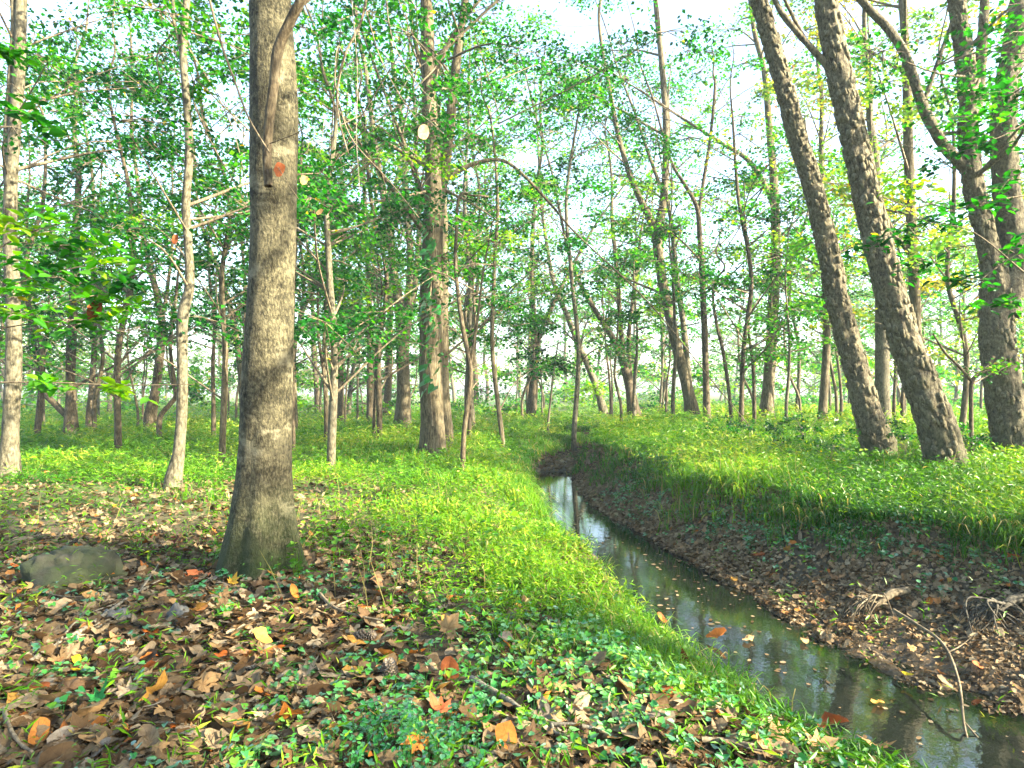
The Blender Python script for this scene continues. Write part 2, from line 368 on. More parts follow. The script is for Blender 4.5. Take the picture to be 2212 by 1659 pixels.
def spray_points(n, r, g):
    """leaf base points of one flat leafy spray around the origin, with its twig segments"""
    nb = max(4, int(5 + r * 3)); a = g.uniform(0, 2 * np.pi, nb); ln = r * g.uniform(.5, 1.1, nb)
    b = g.integers(0, nb, n); t = g.uniform(.1, 1, n) ** .7
    side = g.normal(0, .17, n) * r * (1.15 - .6 * t)
    droop = -.22 * r * t ** 2
    x = np.cos(a[b]) * ln[b] * t - np.sin(a[b]) * side; y = np.sin(a[b]) * ln[b] * t + np.cos(a[b]) * side
    z = droop + g.normal(0, .10, n) * r
    seg = np.stack([np.cos(a) * ln, np.sin(a) * ln, -.22 * r * np.ones(nb)], 1)
    return np.stack([x, y, z], 1), seg
def foliage(mb, centers, radii, leaves, lsize, g, tone=(.25, .25), tilt=.55, shape='diamond', twigs=True, twig_r=.006, aspect=.75):
    allp = []; tn = []
    for c, r in zip(centers, radii):
        p, seg = spray_points(leaves, r, g); sl = g.normal(0, .25, 2)
        p[:, 2] += p[:, 0] * sl[0] + p[:, 1] * sl[1]; seg[:, 2] += seg[:, 0] * sl[0] + seg[:, 1] * sl[1]
        allp.append(p + c); tn.append(np.clip(g.normal(tone[0], tone[1] * 1.1) + g.normal(0, tone[1] * .8, leaves), 0, .94))
        if twigs:
            for s in seg:
                v, f, _ = tube(np.stack([c, c + s * .5 + [0, 0, .06 * r], c + s]), [twig_r * 1.6, twig_r, twig_r * .4], 3, False)
                mb.add(v, f, 1, v=np.zeros(len(v)))
    p = np.vstack(allp); tn = np.concatenate(tn); n = len(p)
    tn = np.where(g.random(n) < .006, 1.0, tn)
    nrm = np.stack([g.normal(0, tilt, n), g.normal(0, tilt, n), np.ones(n)], 1)
    L = lsize * g.uniform(.65, 1.3, n); v, f, k = leaf_diamonds(p, nrm, g.uniform(0, 2 * np.pi, n), L, L * aspect, .12, shape)
    mb.add(v, f, 0, v=np.repeat(tn, k))

# ------------------------------------------------------------------ trees
def trunk_geo(path, rad, seg, bark, flare=1.0, seed=0, step=.05):
    L = np.sum(np.linalg.norm(np.diff(path, axis=0), axis=1)); n = int(np.clip(L / step, 8, 420))
    pr = spline(np.column_stack([path, rad]), n); pth, r = pr[:, :3], np.maximum(pr[:, 3], .004)
    th = np.linspace(0, 2 * np.pi, seg, endpoint=False)
    d = np.concatenate([[0], np.cumsum(np.linalg.norm(np.diff(pth, axis=0), axis=1))])
    A, Dd = np.meshgrid(th, d); rr = np.repeat(r[:, None], seg, 1); cx, sy = np.cos(A) * rr, np.sin(A) * rr
    def nz(fr, fz, o=0): return vnoise(np.stack([cx.ravel() * fr + seed * 13.1, sy.ravel() * fr + o, Dd.ravel() * fz], 1)).reshape(A.shape)
    if bark == 'flaky':
        a = np.abs(nz(11, 4) - .5) * 2; b = nz(24, 12, 5); disp = (a ** .6 - .55) * .045 + (b - .5) * .022
        rr = rr + disp * np.clip(rr / .2, .2, 1.2)
    elif bark == 'grey':
        rr = rr + (nz(4, 1.2) - .5) * .025 * np.clip(rr / .2, 0, 1) + (nz(60, 9, 3) - .5) * .006
    else:
        rr = rr * (1 + (nz(5, 1.5) - .5) * .14) + (nz(34, 6, 3) - .5) * .02 * np.clip(rr / .2, .1, 1)
    if flare:
        k = np.exp(-d / (1.9 * r[0] + .02))[:, None]; lob = .5 + .45 * np.cos(A * 3 + seed) + .4 * np.cos(A * 5 + 2.1 * seed) + .15 * np.cos(A * 9 + seed)
        rr = rr * (1 + flare * k * np.clip(lob, .15, 1.3))
    return pth, rr, r
def add_part(name, path, rad, seg, matname, parent, base, bark, flare=0, seed=0, step=.06):
    pth, rr, r = trunk_geo(np.asarray(path), np.asarray(rad), seg, bark, flare, seed, step)
    v, f, _ = tube(pth, rr, seg); return mk(name, v - base, f, M[matname], parent)
def plates(path, rad, base, parent, n, g, size=(.08, .19), zmax=8):
    pr = spline(np.column_stack([path, rad]), 300); pth = pr[:, :3]; T = np.gradient(pth, axis=0); T /= np.linalg.norm(T, axis=1)[:, None]
    ok = np.where(pth[:, 2] < zmax)[0]; mb = MB()
    for i in g.choice(ok, n):
        t = T[i]; a = g.uniform(0, 2 * np.pi); ux = np.cross(t, [0, 1., 0]); ux /= np.linalg.norm(ux); uy = np.cross(t, ux)
        nr = ux * math.cos(a) + uy * math.sin(a); ta = np.cross(t, nr)
        h_ = g.uniform(*size); w_ = h_ * g.uniform(.32, .62); k = 6
        ang = np.linspace(0, 2 * np.pi, k, endpoint=False) + g.uniform(-.3, .3, k); q = g.uniform(.65, 1.1, k)
        cu = np.cos(ang) * w_ * .5 * q; cv = np.sin(ang) * h_ * .5 * q; r0 = pr[i, 3]
        c = pth[i] + t * g.uniform(-.02, .02)
        lift = r0 * (np.cos(cu / r0) - 1)
        tip = g.uniform(.0, .016); th = .012
        o = c + nr * (r0 + .010) + (ta * cu[:, None]) + (t * cv[:, None]) + nr * (lift + tip * (cv / h_ + .5) * (1 if g.random() < .7 else -1))[:, None]
        inner = o * 1.0 - nr * (th + .02); top = o + nr * .004
        v = np.vstack([inner, top, top.mean(0) + nr * .003])
        s = np.array([[j, (j + 1) % k, k + (j + 1) % k, k + j] for j in range(k)]); tt_ = np.array([[k + j, k + (j + 1) % k, 2 * k] for j in range(k)])
        mb.add(v - base, [s, tt_])
    o = mb.build('bark_plates', M['bark_plate'], parent, smooth=False); o['kind'] = 'stuff'; return o

def tree(name, label, d, pts, bark='brown', top=None, n_spray=0, z0=3., z1=9., r=2., spray=.9, leaves=220, lsize=.09, tone=(.35, .22), extra=(), seg=16,
         flare=.5, leafmat='leaf', group=None, cat='tree', nbranch=4, step=.06, shape='diamond', nplates=0, seed=None, drift=0.):
    """pts: (px, py, width px[, d]) from the base upwards; extra: side stems [(pts...)]"""
    seed = seed if seed is not None else (abs(hash(label)) % 97); seed = sum(map(ord, label)) % 97
    g = np.random.default_rng(seed + 5)
    def conv(ps): return (np.array([P(q[0], q[1], q[3] if len(q) > 3 else d) for q in ps]), np.array([q[2] * (q[3] if len(q) > 3 else d) / FPX / 2 for q in ps]))
    path, rad = conv(pts)
    gz_ = H(path[0][0], path[0][1]); 
    if path[0][2] > gz_ - .1:
        path = np.vstack([[path[0][0] + (path[0][0] - path[1][0]) * .05, path[0][1], gz_ - .12], path]); rad = np.concatenate([[rad[0] * 1.06], rad])
    else: path[0][2] = gz_ - .12
    base = np.array([path[0][0], path[0][1], gz_])
    if top and path[-1][2] < top:
        dirv = path[-1] - path[-2]; dirv /= np.linalg.norm(dirv); k = (top - path[-1][2]); m = 5
        for j in range(1, m + 1):
            t = j / m; path = np.vstack([path, path[-1] + np.array([dirv[0] * k / m * .6 + g.normal(0, .12), dirv[1] * k / m + g.normal(0, .12), k / m])]); rad = np.append(rad, rad[-1] * (.82 if j < m else .4))
    rad = rad * {'flaky': .82, 'brown': .84}.get(bark, 1.)
    root = empty(name, base, label, cat, group)
    bm_ = {'grey': 'bark_grey', 'flaky': 'bark_flaky', 'brown': 'bark_brown', 'dark': 'bark_dark', 'pale': 'bark_pale'}[bark]
    add_part('trunk', path, rad, seg, bm_, root, base, bark, flare, seed, step)
    if nplates: plates(path[1:], rad[1:], base, root, nplates, g)
    stems = [(path, rad)]
    for ex in extra:
        p2, r2 = conv(ex)
        if top and p2[-1][2] > CAMH + 2 and p2[-1][2] < top:
            dv = p2[-1] - p2[-2]; dv /= np.linalg.norm(dv)
            for j in range(4): p2 = np.vstack([p2, p2[-1] + dv * (top - p2[-1][2]) / 3.5 * .7 + g.normal(0, .1, 3)]); r2 = np.append(r2, r2[-1] * (.75 if j < 3 else .4))
        add_part('branch', p2, r2, max(7, int(seg * .7)), bm_, root, base, bark, 0, seed + 3, step); stems.append((p2, r2))
    if n_spray:
        mb = MB(); cs = []; rs = []
        n_spray = int(n_spray * .8)
        for i in range(n_spray):
            z = g.uniform(z0, z1) + base[2]; sp, sr = stems[g.integers(0, len(stems))]
            k = np.argsort(sp[:, 2]); cxy = np.array([np.interp(z, sp[k, 2], sp[k, j]) for j in (0, 1)])
            a = g.uniform(0, 2 * np.pi); fr = 1 - .55 * abs((z - base[2] - z0) / (z1 - z0) - .4)
            q = r * fr * math.sqrt(g.uniform(.06, 1)); c = np.array([cxy[0] + math.cos(a) * q, cxy[1] + math.sin(a) * q, z]); cs.append(c - base); rs.append(spray * g.uniform(.7, 1.25))
            za = max(z - q * g.uniform(.35, .8), sp[:, 2].min() + .6); at = np.array([np.interp(za, sp[k, 2], sp[k, j]) for j in (0, 1)] + [za]); ra = np.interp(za, sp[k, 2], sr[k])
            mid = at * .5 + c * .5 + np.array([g.normal(0, .12), g.normal(0, .12), q * g.uniform(-.05, .12)]); r_ = min(ra * .35, .012 + .012 * q)
            pth = spline(np.stack([at, mid, c]), 8); rad_ = np.linspace(r_, .006, 8)
            if i < nbranch:
                v, f, _ = tube(pth - base, rad_ * 1.3, 6); mk('branch', v, f, M[bm_ if r_ > .03 else 'twig'], root)
            else:
                v, f, _ = tube(pth - base, rad_, 4, False); mb.add(v, f, 1, v=np.zeros(len(v)))
        foliage(mb, cs, rs, int(leaves * .92), lsize * .86, g, tone, tilt=.68, shape=shape, twig_r=.005 * max(1, d / 14))
        mb.build('crown', [M[leafmat], M['twig']], root, smooth=False)
    return root, path, rad

# --- near and middle trees, placed from the photograph
t1, p1, r1 = tree('smooth_barked_tree', 'thick smooth grey trunk with flared mossy base, nearest tree in the foreground', 5.15,
    [(556, 1236, 116), (560, 1170, 114), (566, 1090, 110), (572, 980, 105), (579, 800, 100), (586, 620, 97), (590, 500, 96), (589, 380, 98), (591, 250, 100), (588, 100, 92), (584, 0, 86)], 'grey', 11, 26, 5.2, 11, 2.6, 1.1, 200, .11, seg=72, flare=1.0, step=.03)
tree('sapling', 'slim kinked young tree with pale sunlit stem, left of the thick grey trunk', 9.6,
    [(376, 1032, 34), (386, 980, 25), (393, 880, 22), (394, 780, 22), (393, 710, 23), (398, 665, 23), (408, 630, 21), (410, 585, 19), (406, 520, 17), (402, 440, 17), (409, 330, 17), (404, 230, 16), (396, 120, 15), (404, 0, 13)], 'pale', 9, 26, 3.4, 9, 2.2, .9, 200, .085, extra=[[(398, 150, 12), (388, 90, 10), (374, 30, 8), (380, -30, 7)]], seg=18, flare=.35, step=.04)
tree('mottled_tree', 'mottled slim trunk at the left edge with sunlit lower stem', 10.6,
    [(18, 1012, 42), (22, 950, 32), (26, 860, 31), (30, 760, 30), (28, 650, 28), (22, 520, 26), (24, 400, 25), (32, 280, 24), (42, 140, 23), (46, 0, 21)], 'pale', 12, 34, 3.6, 12, 3.0, .95, 220, .085, extra=[[(20, 460, 14), (14, 330, 14), (22, 180, 13), (30, 40, 12)]], seg=22, flare=.4, step=.045)
tv, pv, rv = tree('vine_clad_tree', 'tall brown trunk with a leafy vine up its front, sunlit at the base', 13.6,
    [(936, 966, 60), (934, 900, 56), (930, 800, 58), (931, 690, 60), (934, 570, 55), (938, 470, 52), (938, 380, 46), (932, 290, 42), (926, 200, 36), (924, 90, 33), (920, 0, 29)], 'brown', 15, 60, 3.8, 14, 3.6, 1.1, 260, .10,
    extra=[[(944, 470, 26), (958, 380, 24), (972, 270, 22), (984, 150, 19), (1002, 20, 16)], [(930, 470, 14), (905, 400, 12), (880, 330, 9), (850, 250, 7)], [(925, 200, 16), (960, 110, 12), (990, 60, 9), (1020, 20, 7)], [(955, 390, 14), (1020, 355, 10), (1075, 345, 8), (1110, 360, 7), (1180, 430, 6), (1240, 500, 4)]], seg=30, flare=.35, step=.05, nbranch=8)
tree('trunk_behind', 'dim straight trunk close behind the vine-clad trunk', 15.6, [(965, 925, 30), (960, 850, 26), (958, 700, 25), (958, 550, 24), (956, 420, 22), (950, 300, 18)], 'brown', 11, 24, 3, 10, 2.4, 1.0, 200, .10, seg=18)
tree('slim_dark_stem', 'thin dark crooked stem right of the vine-clad trunk', 11.2,
    [(1000, 986, 12), (1002, 940, 11), (1010, 870, 11), (1016, 800, 10), (1002, 720, 10), (990, 640, 9), (984, 570, 8), (986, 500, 7), (994, 420, 6)], 'dark', 4.8, 9, 2.6, 4.8, 1.2, .6, 110, .07, seg=10, flare=.2,
    extra=[[(1014, 800, 7), (1030, 700, 6), (1042, 600, 5), (1056, 520, 3)]], nbranch=2)
tree('forked_tree', 'stout trunk dividing into several stems, left of the vine-clad trunk', 24,
    [(872, 906, 40), (872, 850, 35), (870, 780, 34), (868, 700, 32), (856, 620, 22), (842, 520, 18), (824, 400, 16), (806, 280, 14), (790, 150, 12)], 'brown', 20, 40, 5, 19, 4.2, 1.6, 230, .14,
    extra=[[(874, 740, 22), (884, 640, 18), (886, 540, 15), (876, 440, 13), (872, 300, 11), (850, 150, 9)], [(878, 720, 16), (895, 620, 14), (905, 500, 12), (900, 380, 9)]], seg=16, flare=.5, tone=(.4, .22))
tree('forked_tree', 'dark trunk with a low fork beside the bend of the creek', 31,
    [(1148, 900, 24), (1152, 840, 19), (1156, 760, 19), (1152, 680, 14), (1149, 580, 11), (1152, 480, 9), (1164, 370, 8)], 'dark', 18, 30, 4, 17, 4, 1.7, 200, .16, extra=[[(1160, 740, 13), (1180, 690, 11), (1210, 625, 9), (1250, 550, 7), (1290, 480, 5)]], seg=12, tone=(.45, .22))
tree('forked_tree', 'leaning reddish-brown trunk forking into a tall narrow Y', 23,
    [(1497, 900, 38), (1488, 850, 30), (1470, 780, 28), (1448, 690, 26), (1430, 600, 25), (1420, 530, 24), (1412, 490, 22), (1385, 435, 16), (1358, 370, 14), (1335, 290, 13), (1318, 200, 11), (1300, 100, 9)], 'brown', 19, 36, 6, 18, 4.2, 1.5, 220, .13,
    extra=[[(1418, 505, 20), (1432, 440, 17), (1438, 360, 15), (1438, 260, 14), (1430, 140, 13), (1416, 0, 11)], [(1433, 420, 9), (1400, 330, 7), (1370, 240, 5)]], seg=18, flare=.45)
tree('slender_tree', 'slender dark straight trunk just right of the tall Y-shaped trunk', 21,
    [(1527, 900, 17), (1525, 820, 14), (1522, 720, 14), (1518, 620, 13), (1512, 520, 12), (1506, 450, 10), (1480, 400, 8), (1455, 360, 6)], 'dark', 14, 22, 5, 13, 3, 1.2, 200, .12, extra=[[(1508, 470, 8), (1520, 390, 8), (1534, 300, 7), (1545, 180, 6)]], seg=12)
tree('many_stemmed_tree', 'cluster of three leaning stems rising from one base right of the creek bend', 29,
    [(1368, 892, 26), (1360, 840, 20), (1346, 780, 18), (1326, 735, 15), (1298, 690, 12), (1262, 630, 10), (1235, 570, 8)], 'dark', 17, 30, 4.5, 16, 4, 1.6, 200, .15,
    extra=[[(1356, 820, 14), (1342, 720, 11), (1334, 600, 10), (1322, 470, 8)], [(1364, 850, 12), (1358, 740, 10), (1368, 640, 8), (1380, 540, 6)]], seg=12, tone=(.45, .22))
tree('leaning_tree', 'grey trunk leaning left beyond the creek, left of the three-stemmed cluster', 33,
    [(1302, 884, 18), (1290, 840, 15), (1270, 790, 14), (1246, 735, 13), (1220, 670, 12), (1196, 610, 10), (1180, 520, 8)], 'pale', 18, 24, 5, 17, 4, 1.7, 180, .17, seg=10, tone=(.5, .2))
ta, pa, ra = tree('flaky_barked_tree', 'leaning flaky-barked trunk on the right bank, slimmer left one of the leaning pair', 10.6,
    [(1898, 968, 78), (1880, 910, 66), (1858, 830, 60), (1836, 750, 57), (1812, 660, 54), (1795, 570, 52), (1775, 480, 49), (1752, 390, 47), (1726, 310, 45), (1700, 210, 43), (1672, 110, 42), (1638, 0, 39)], 'flaky', 13, 20, 8.5, 14, 3.2, 1.2, 230, .10, seg=46, flare=.25, step=.03, nplates=760)
tb, pb, rb = tree('flaky_barked_tree', 'leaning flaky-barked trunk on the right bank, thicker with a dark hollow at its foot', 9.2,
    [(2042, 996, 96), (2026, 930, 86), (1998, 850, 80), (1968, 770, 76), (1940, 690, 72), (1918, 610, 69), (1898, 530, 66), (1876, 440, 63), (1856, 350, 61), (1836, 260, 60), (1812, 150, 57), (1790, 40, 53), (1780, -20, 52)], 'flaky', 12, 20, 8, 13, 3.2, 1.2, 230, .10,
    extra=[[(1862, 262, 18), (1830, 210, 17), (1785, 140, 15), (1740, 90, 13), (1690, 30, 12), (1660, -20, 10)], [(1800, 155, 9), (1750, 100, 8), (1715, 40, 7)]], seg=52, flare=.25, step=.03, nplates=900)
tree('flaky_barked_tree', 'stout flaky trunk splitting into stems at the right edge', 10.4,
    [(2192, 952, 98), (2180, 900, 88), (2168, 830, 82), (2156, 760, 78), (2152, 690, 76), (2152, 620, 68), (2140, 560, 50), (2120, 470, 47), (2100, 390, 46), (2092, 300, 45), (2092, 200, 42), (2080, 100, 40), (2066, 0, 38)], 'flaky', 13, 30, 5, 13, 3.2, 1.15, 240, .10,
    extra=[[(2166, 680, 66), (2186, 590, 56), (2182, 480, 54), (2172, 380, 52), (2168, 280, 50), (2176, 180, 46), (2196, 60, 42)], [(2100, 372, 26), (2066, 345, 24), (2030, 300, 22), (1994, 230, 22), (1960, 130, 20), (1925, 70, 18), (1860, 0, 16)], [(2110, 250, 22), (2118, 150, 22), (2124, 60, 20), (2128, -30, 18)], [(1994, 225, 10), (2020, 150, 9), (2052, 60, 8)]], seg=40, flare=.2, step=.035, nplates=620, nbranch=8)
tree('straight_tree', 'straight brown trunk seen behind the thicker leaning trunk', 16,
    [(1990, 905, 30), (1985, 820, 27), (1978, 700, 26), (1972, 560, 25), (1966, 430, 24), (1962, 300, 23), (1958, 150, 21), (1950, 0, 19)], 'brown', 16, 36, 3.5, 15, 3.4, 1.3, 220, .11, extra=[[(1972, 560, 10), (1920, 480, 8), (1890, 380, 7), (1880, 250, 5)]], seg=18, tone=(.5, .25), leafmat='leaf_warm')
tree('slender_tree', 'slim warm-brown trunk just left of the slimmer leaning trunk', 19,
    [(1776, 908, 24), (1780, 840, 20), (1786, 740, 19), (1784, 640, 18), (1780, 540, 17), (1776, 420, 15), (1774, 300, 12)], 'brown', 15, 26, 3, 13, 3, 1.3, 210, .12, seg=14, tone=(.55, .22), leafmat='leaf_warm')
tree('straight_tree', 'upright rough trunk halfway between the Y-shaped trunk and the leaning pair', 22,
    [(1656, 902, 38), (1660, 840, 30), (1666, 740, 28), (1672, 640, 27), (1676, 540, 25), (1674, 430, 22), (1664, 300, 18), (1650, 150, 14)], 'brown', 18, 36, 3, 17, 3.8, 1.5, 220, .13, extra=[[(1674, 440, 12), (1620, 350, 10), (1560, 310, 7)]], seg=16, tone=(.5, .22))
tree('pale_tree', 'pale grey upright trunk seen between the two leaning flaky trunks', 18, [(1908, 915, 32), (1906, 840, 29), (1906, 740, 28), (1904, 640, 26), (1898, 500, 22), (1890, 330, 18)], 'pale', 13, 24, 3, 12, 2.8, 1.2, 200, .11, seg=14, tone=(.5, .22), leafmat='leaf_warm')
tree('sapling', 'thin bent sapling with a crook, in front of the stout right-edge trunk', 9.8, [(2098, 930, 9), (2098, 870, 9), (2100, 822, 9), (2125, 800, 8), (2146, 770, 8)], 'dark', None, 4, 1.3, 2.0, .5, .4, 60, .07, extra=[[(2100, 825, 7), (2070, 790, 6), (2040, 760, 5), (2015, 720, 3)]], seg=8, flare=.1, nbranch=1)
tree('slender_tree', 'pale thin trunk behind the foot of the tall Y-shaped trunk', 27, [(1494, 890, 16), (1486, 800, 14), (1476, 700, 13), (1462, 600, 12), (1450, 480, 10)], 'pale', 15, 18, 4, 14, 3, 1.5, 180, .15, seg=10, tone=(.45, .2))
tree('leaning_sapling', 'thin leaning stem between the slender dark trunk and upright rough trunk', 20, [(1580, 905, 9), (1574, 840, 8), (1562, 760, 8), (1548, 700, 7), (1540, 640, 6)], 'dark', 6.5, 10, 2.6, 6.5, 1.6, .9, 150, .10, seg=8, tone=(.55, .22))
# left of the grey trunk
tree('bent_tree', 'dark-footed trunk with a low leaning second stem, in the left clearing', 19,
    [(153, 912, 26), (153, 860, 20), (152, 800, 19), (155, 720, 19), (160, 620, 17), (163, 500, 15), (170, 380, 12)], 'dark', 13, 34, 3.2, 12, 3, 1.2, 220, .11, extra=[[(146, 900, 14), (118, 872, 13), (88, 840, 12), (80, 780, 11), (66, 700, 9), (60, 600, 7)]], seg=14, tone=(.35, .2))
tree('slender_tree', 'slim dark trunk right of the bent-stemmed tree in the left clearing', 23, [(194, 894, 15), (198, 840, 12), (204, 740, 11), (204, 640, 11), (200, 500, 9)], 'dark', 14, 22, 4, 13, 3, 1.4, 200, .13, seg=10)
tree('curving_tree', 'curving dark trunk left of the kinked sapling', 21, [(326, 895, 24), (335, 850, 19), (344, 780, 18), (350, 700, 16), (340, 640, 14), (322, 570, 12), (305, 480, 10)], 'dark', 14, 30, 3.6, 13, 3.2, 1.3, 210, .12, extra=[[(348, 710, 9), (362, 620, 8), (372, 520, 6)]], seg=12)
tree('bent_sapling', 'thin stem rising from a slanted foot beside the kinked sapling', 17, [(346, 902, 12), (368, 872, 11), (380, 855, 11), (374, 810, 9), (368, 740, 8), (378, 660, 7), (386, 580, 5)], 'dark', 7, 16, 3, 7, 1.8, .9, 170, .09, seg=8, flare=.2)
tree('leaning_tree', 'warm-lit leaning trunk immediately left of the thick grey trunk', 25, [(528, 890, 22), (522, 820, 18), (512, 740, 16), (496, 660, 14), (470, 580, 12), (440, 500, 9)], 'brown', 16, 30, 4, 15, 3.4, 1.5, 210, .14, extra=[[(524, 800, 11), (530, 700, 10), (528, 600, 8)]], seg=12, tone=(.42, .22))
tree('slender_tree', 'straight dark trunk left of the stout many-stemmed trunk', 27, [(800, 892, 16), (799, 800, 13), (798, 700, 12), (796, 600, 11), (790, 480, 10), (785, 350, 8)], 'dark', 17, 26, 5, 16, 3.2, 1.5, 200, .15, seg=10, tone=(.42, .2))
tree('slender_tree', 'dark trunk midway between the thick grey trunk and the stout many-stemmed one', 29, [(736, 890, 15), (736, 800, 13), (734, 700, 12), (738, 600, 10), (745, 480, 8)], 'dark', 16, 24, 4, 15, 3.2, 1.6, 190, .15, seg=10, tone=(.45, .2))
tree('slender_tree', 'thin stem right behind the thick grey trunk', 14, [(634, 955, 9), (633, 880, 8), (632, 780, 8), (634, 660, 8), (640, 520, 7), (650, 380, 6)], 'dark', 8.5, 14, 3, 8, 1.6, .9, 170, .085, seg=8, flare=.15)
tree('slender_tree', 'slim pale trunk right behind the thin dark crooked stem', 22, [(1018, 900, 17), (1014, 830, 13), (1012, 740, 12), (1016, 640, 11), (1010, 520, 9)], 'pale', 14, 26, 3, 13, 3, 1.3, 210, .12, seg=10, tone=(.45, .22))

# --- understory trees carrying the mid-height foliage
UND = [(255, 14.5, 'left of the kinked sapling', .3, 'leaf'), (480, 12.5, 'between the kinked sapling and the thick grey trunk', .28, 'leaf'), (715, 11.5, 'right of the thick grey trunk', .35, 'leaf'),
       (820, 17, 'left of the vine-clad trunk', .35, 'leaf'), (1085, 16.5, 'right of the vine-clad trunk', .32, 'leaf'), (1240, 19, 'above the creek bend', .35, 'leaf'),
       (1600, 18, 'left of the leaning pair', .45, 'leaf'), (2075, 14, 'behind the sapling with a crook', .6, 'leaf_warm'), (1720, 25, 'far behind the slimmer leaning trunk', .5, 'leaf'), (80, 17, 'behind the mottled left-edge trunk', .3, 'leaf'), (640, 22, 'behind the thick grey trunk', .4, 'leaf'), (1425, 34, 'behind the Y-shaped trunk', .5, 'leaf')]
for i, (px, d, where, tn, lm) in enumerate(UND):
    j = rng.normal(0, 22, 6); wd = 13 * 14 / d
    tree('understory_tree', 'slight leafy understory tree ' + where, d, [(px, HY + 1.2 * FPX / d, wd * 1.2), (px + j[0] * .5, 760, wd), (px + j[1], 600, wd * .9), (px + j[2], 430, wd * .75), (px + j[3], 250, wd * .5)], ['dark', 'brown', 'pale'][i % 3],
         min(d * .75 + 1, 11), 24 if 780 < px < 1750 else 40, 2.0, min(d * .7 + .5, 10), 2.9, 1.1, 250, .07 + d * .0032, tone=(tn, .22), seg=10, flare=.2, group='understory trees', nbranch=6, leafmat=lm)

# ------------------------------------------------------------------ distant wood: three prototypes, copied
LAND = [(25, 'the left-edge trunk'), (395, 'the kinked sapling'), (575, 'the thick grey trunk'), (932, 'the vine-clad trunk'), (1165, 'the creek-bend fork'), (1460, 'the Y-shaped trunk'), (1850, 'the leaning pair'), (2160, 'the right-edge trunk')]
def proto(k):
    g = np.random.default_rng(50 + k); hgt_ = [17, 14, 20, 12][k]; lean = [.5, 2.4, -.8, 1.2][k]; bk = ['bark_brown', 'bark_pale', 'bark_dark', 'bark_pale'][k]
    zz = np.linspace(-.15, hgt_, 9); path = np.stack([lean * np.clip(zz / hgt_, 0, 1) ** 1.5 * 2 + np.r_[0, 0, g.normal(0, .18, 7)], g.normal(0, .15, 9), zz], 1); rad = np.linspace(.2, .03, 9) * [1, .8, 1.1, .7][k]
    parts = []; pth, rr, _ = trunk_geo(path, rad, 9, 'brown', .5, k, .4); v, f, _ = tube(pth, rr, 9); parts.append(mk('trunk', v, f, M[bk], mesh_only=True))
    mb = MB(); cs = []; rs = []
    for i in range(36):
        z = g.uniform(2.2 if k != 2 else 5, hgt_); a = g.uniform(0, 6.28); q = (3.9 * (1 - .5 * abs(z / hgt_ - .45))) * math.sqrt(g.uniform(.05, 1)); cxy = [np.interp(z, path[:, 2], path[:, 0]), np.interp(z, path[:, 2], path[:, 1])]
        c = np.array([cxy[0] + math.cos(a) * q, cxy[1] + math.sin(a) * q, z]); za = max(1.5, z - q * .7); at = np.array([np.interp(za, path[:, 2], path[:, 0]), np.interp(za, path[:, 2], path[:, 1]), za])
        pp = spline(np.stack([at, (at + c) / 2 + g.normal(0, .2, 3), c]), 6); cs.append(c); rs.append(g.uniform(1.1, 2.0))
        v, f, _ = tube(pp, np.linspace(.05, .012, 6), 4, False)
        if i < 4: parts.append(mk('branch', *tube(pp, np.linspace(.09, .015, 6), 6)[:2], M[bk], mesh_only=True))
        else: mb.add(v, f, 1, v=np.zeros(len(v)))
    foliage(mb, cs, rs, 105, .16, g, (.62, .22), twig_r=.012)  # leaf tone raised to paint the sunlit glow of the far crowns
    parts.append(mb.build('crown', [M['leaf'], M['twig']], smooth=False, mesh_only=True))
    return parts
PR = [proto(k) for k in range(4)]
spots = []
g = np.random.default_rng(77)
tries = 0
while len(spots) < 70 and tries < 9000:
    tries += 1; d = 27 + 58 * g.random() ** .9; px = g.uniform(-160, 2370); x = (px - CX) * d / FPX
    if any((x - s[0]) ** 2 + (d - s[1]) ** 2 < 2.6 ** 2 for s in spots): continue
    if 1480 < px < 1760 and d < 60: continue
    spots.append((x, d, px))
spots.sort(key=lambda s: s[2]); cnt = {}
ORD = ['first', 'second', 'third', 'fourth', 'fifth', 'sixth', 'seventh', 'eighth', 'ninth', 'tenth', 'eleventh', 'twelfth', 'thirteenth', 'fourteenth', 'fifteenth', 'sixteenth', 'seventeenth', 'eighteenth', 'nineteenth', 'twentieth', 'twenty-first', 'twenty-second', 'twenty-third', 'twenty-fourth', 'twenty-fifth', 'twenty-sixth', 'twenty-seventh', 'twenty-eighth', 'twenty-ninth', 'thirtieth']
def bgtree(x, d, k, s, rz, label, group):
    root = empty('distant_tree', (x, d, H(x, d)), label, 'tree', group); root.rotation_euler[2] = rz; root.scale = (s,) * 3
    for me in PR[k]: link(me.name.split('.')[0], me, root)
    return root
for (x, d, px) in spots:
    i = sum(1 for l in LAND if l[0] < px); key = i; n_ = cnt.get(key, 0); cnt[key] = n_ + 1
    o_ = ORD[min(n_, 29)]
    if i == 0: lab = f'hazy far tree, {o_} from left, outside the left-edge trunk'
    elif i == len(LAND): lab = f'hazy far tree, {o_} from left, right of {LAND[-1][1]}'
    else: lab = f'hazy far tree, {o_} from left between {LAND[i-1][1]} and {LAND[i][1]}'
    bgtree(x, d, int(g.integers(0, 4)), g.uniform(.75, 1.15), g.uniform(0, 6.28), lab, 'distant trees of the wood')
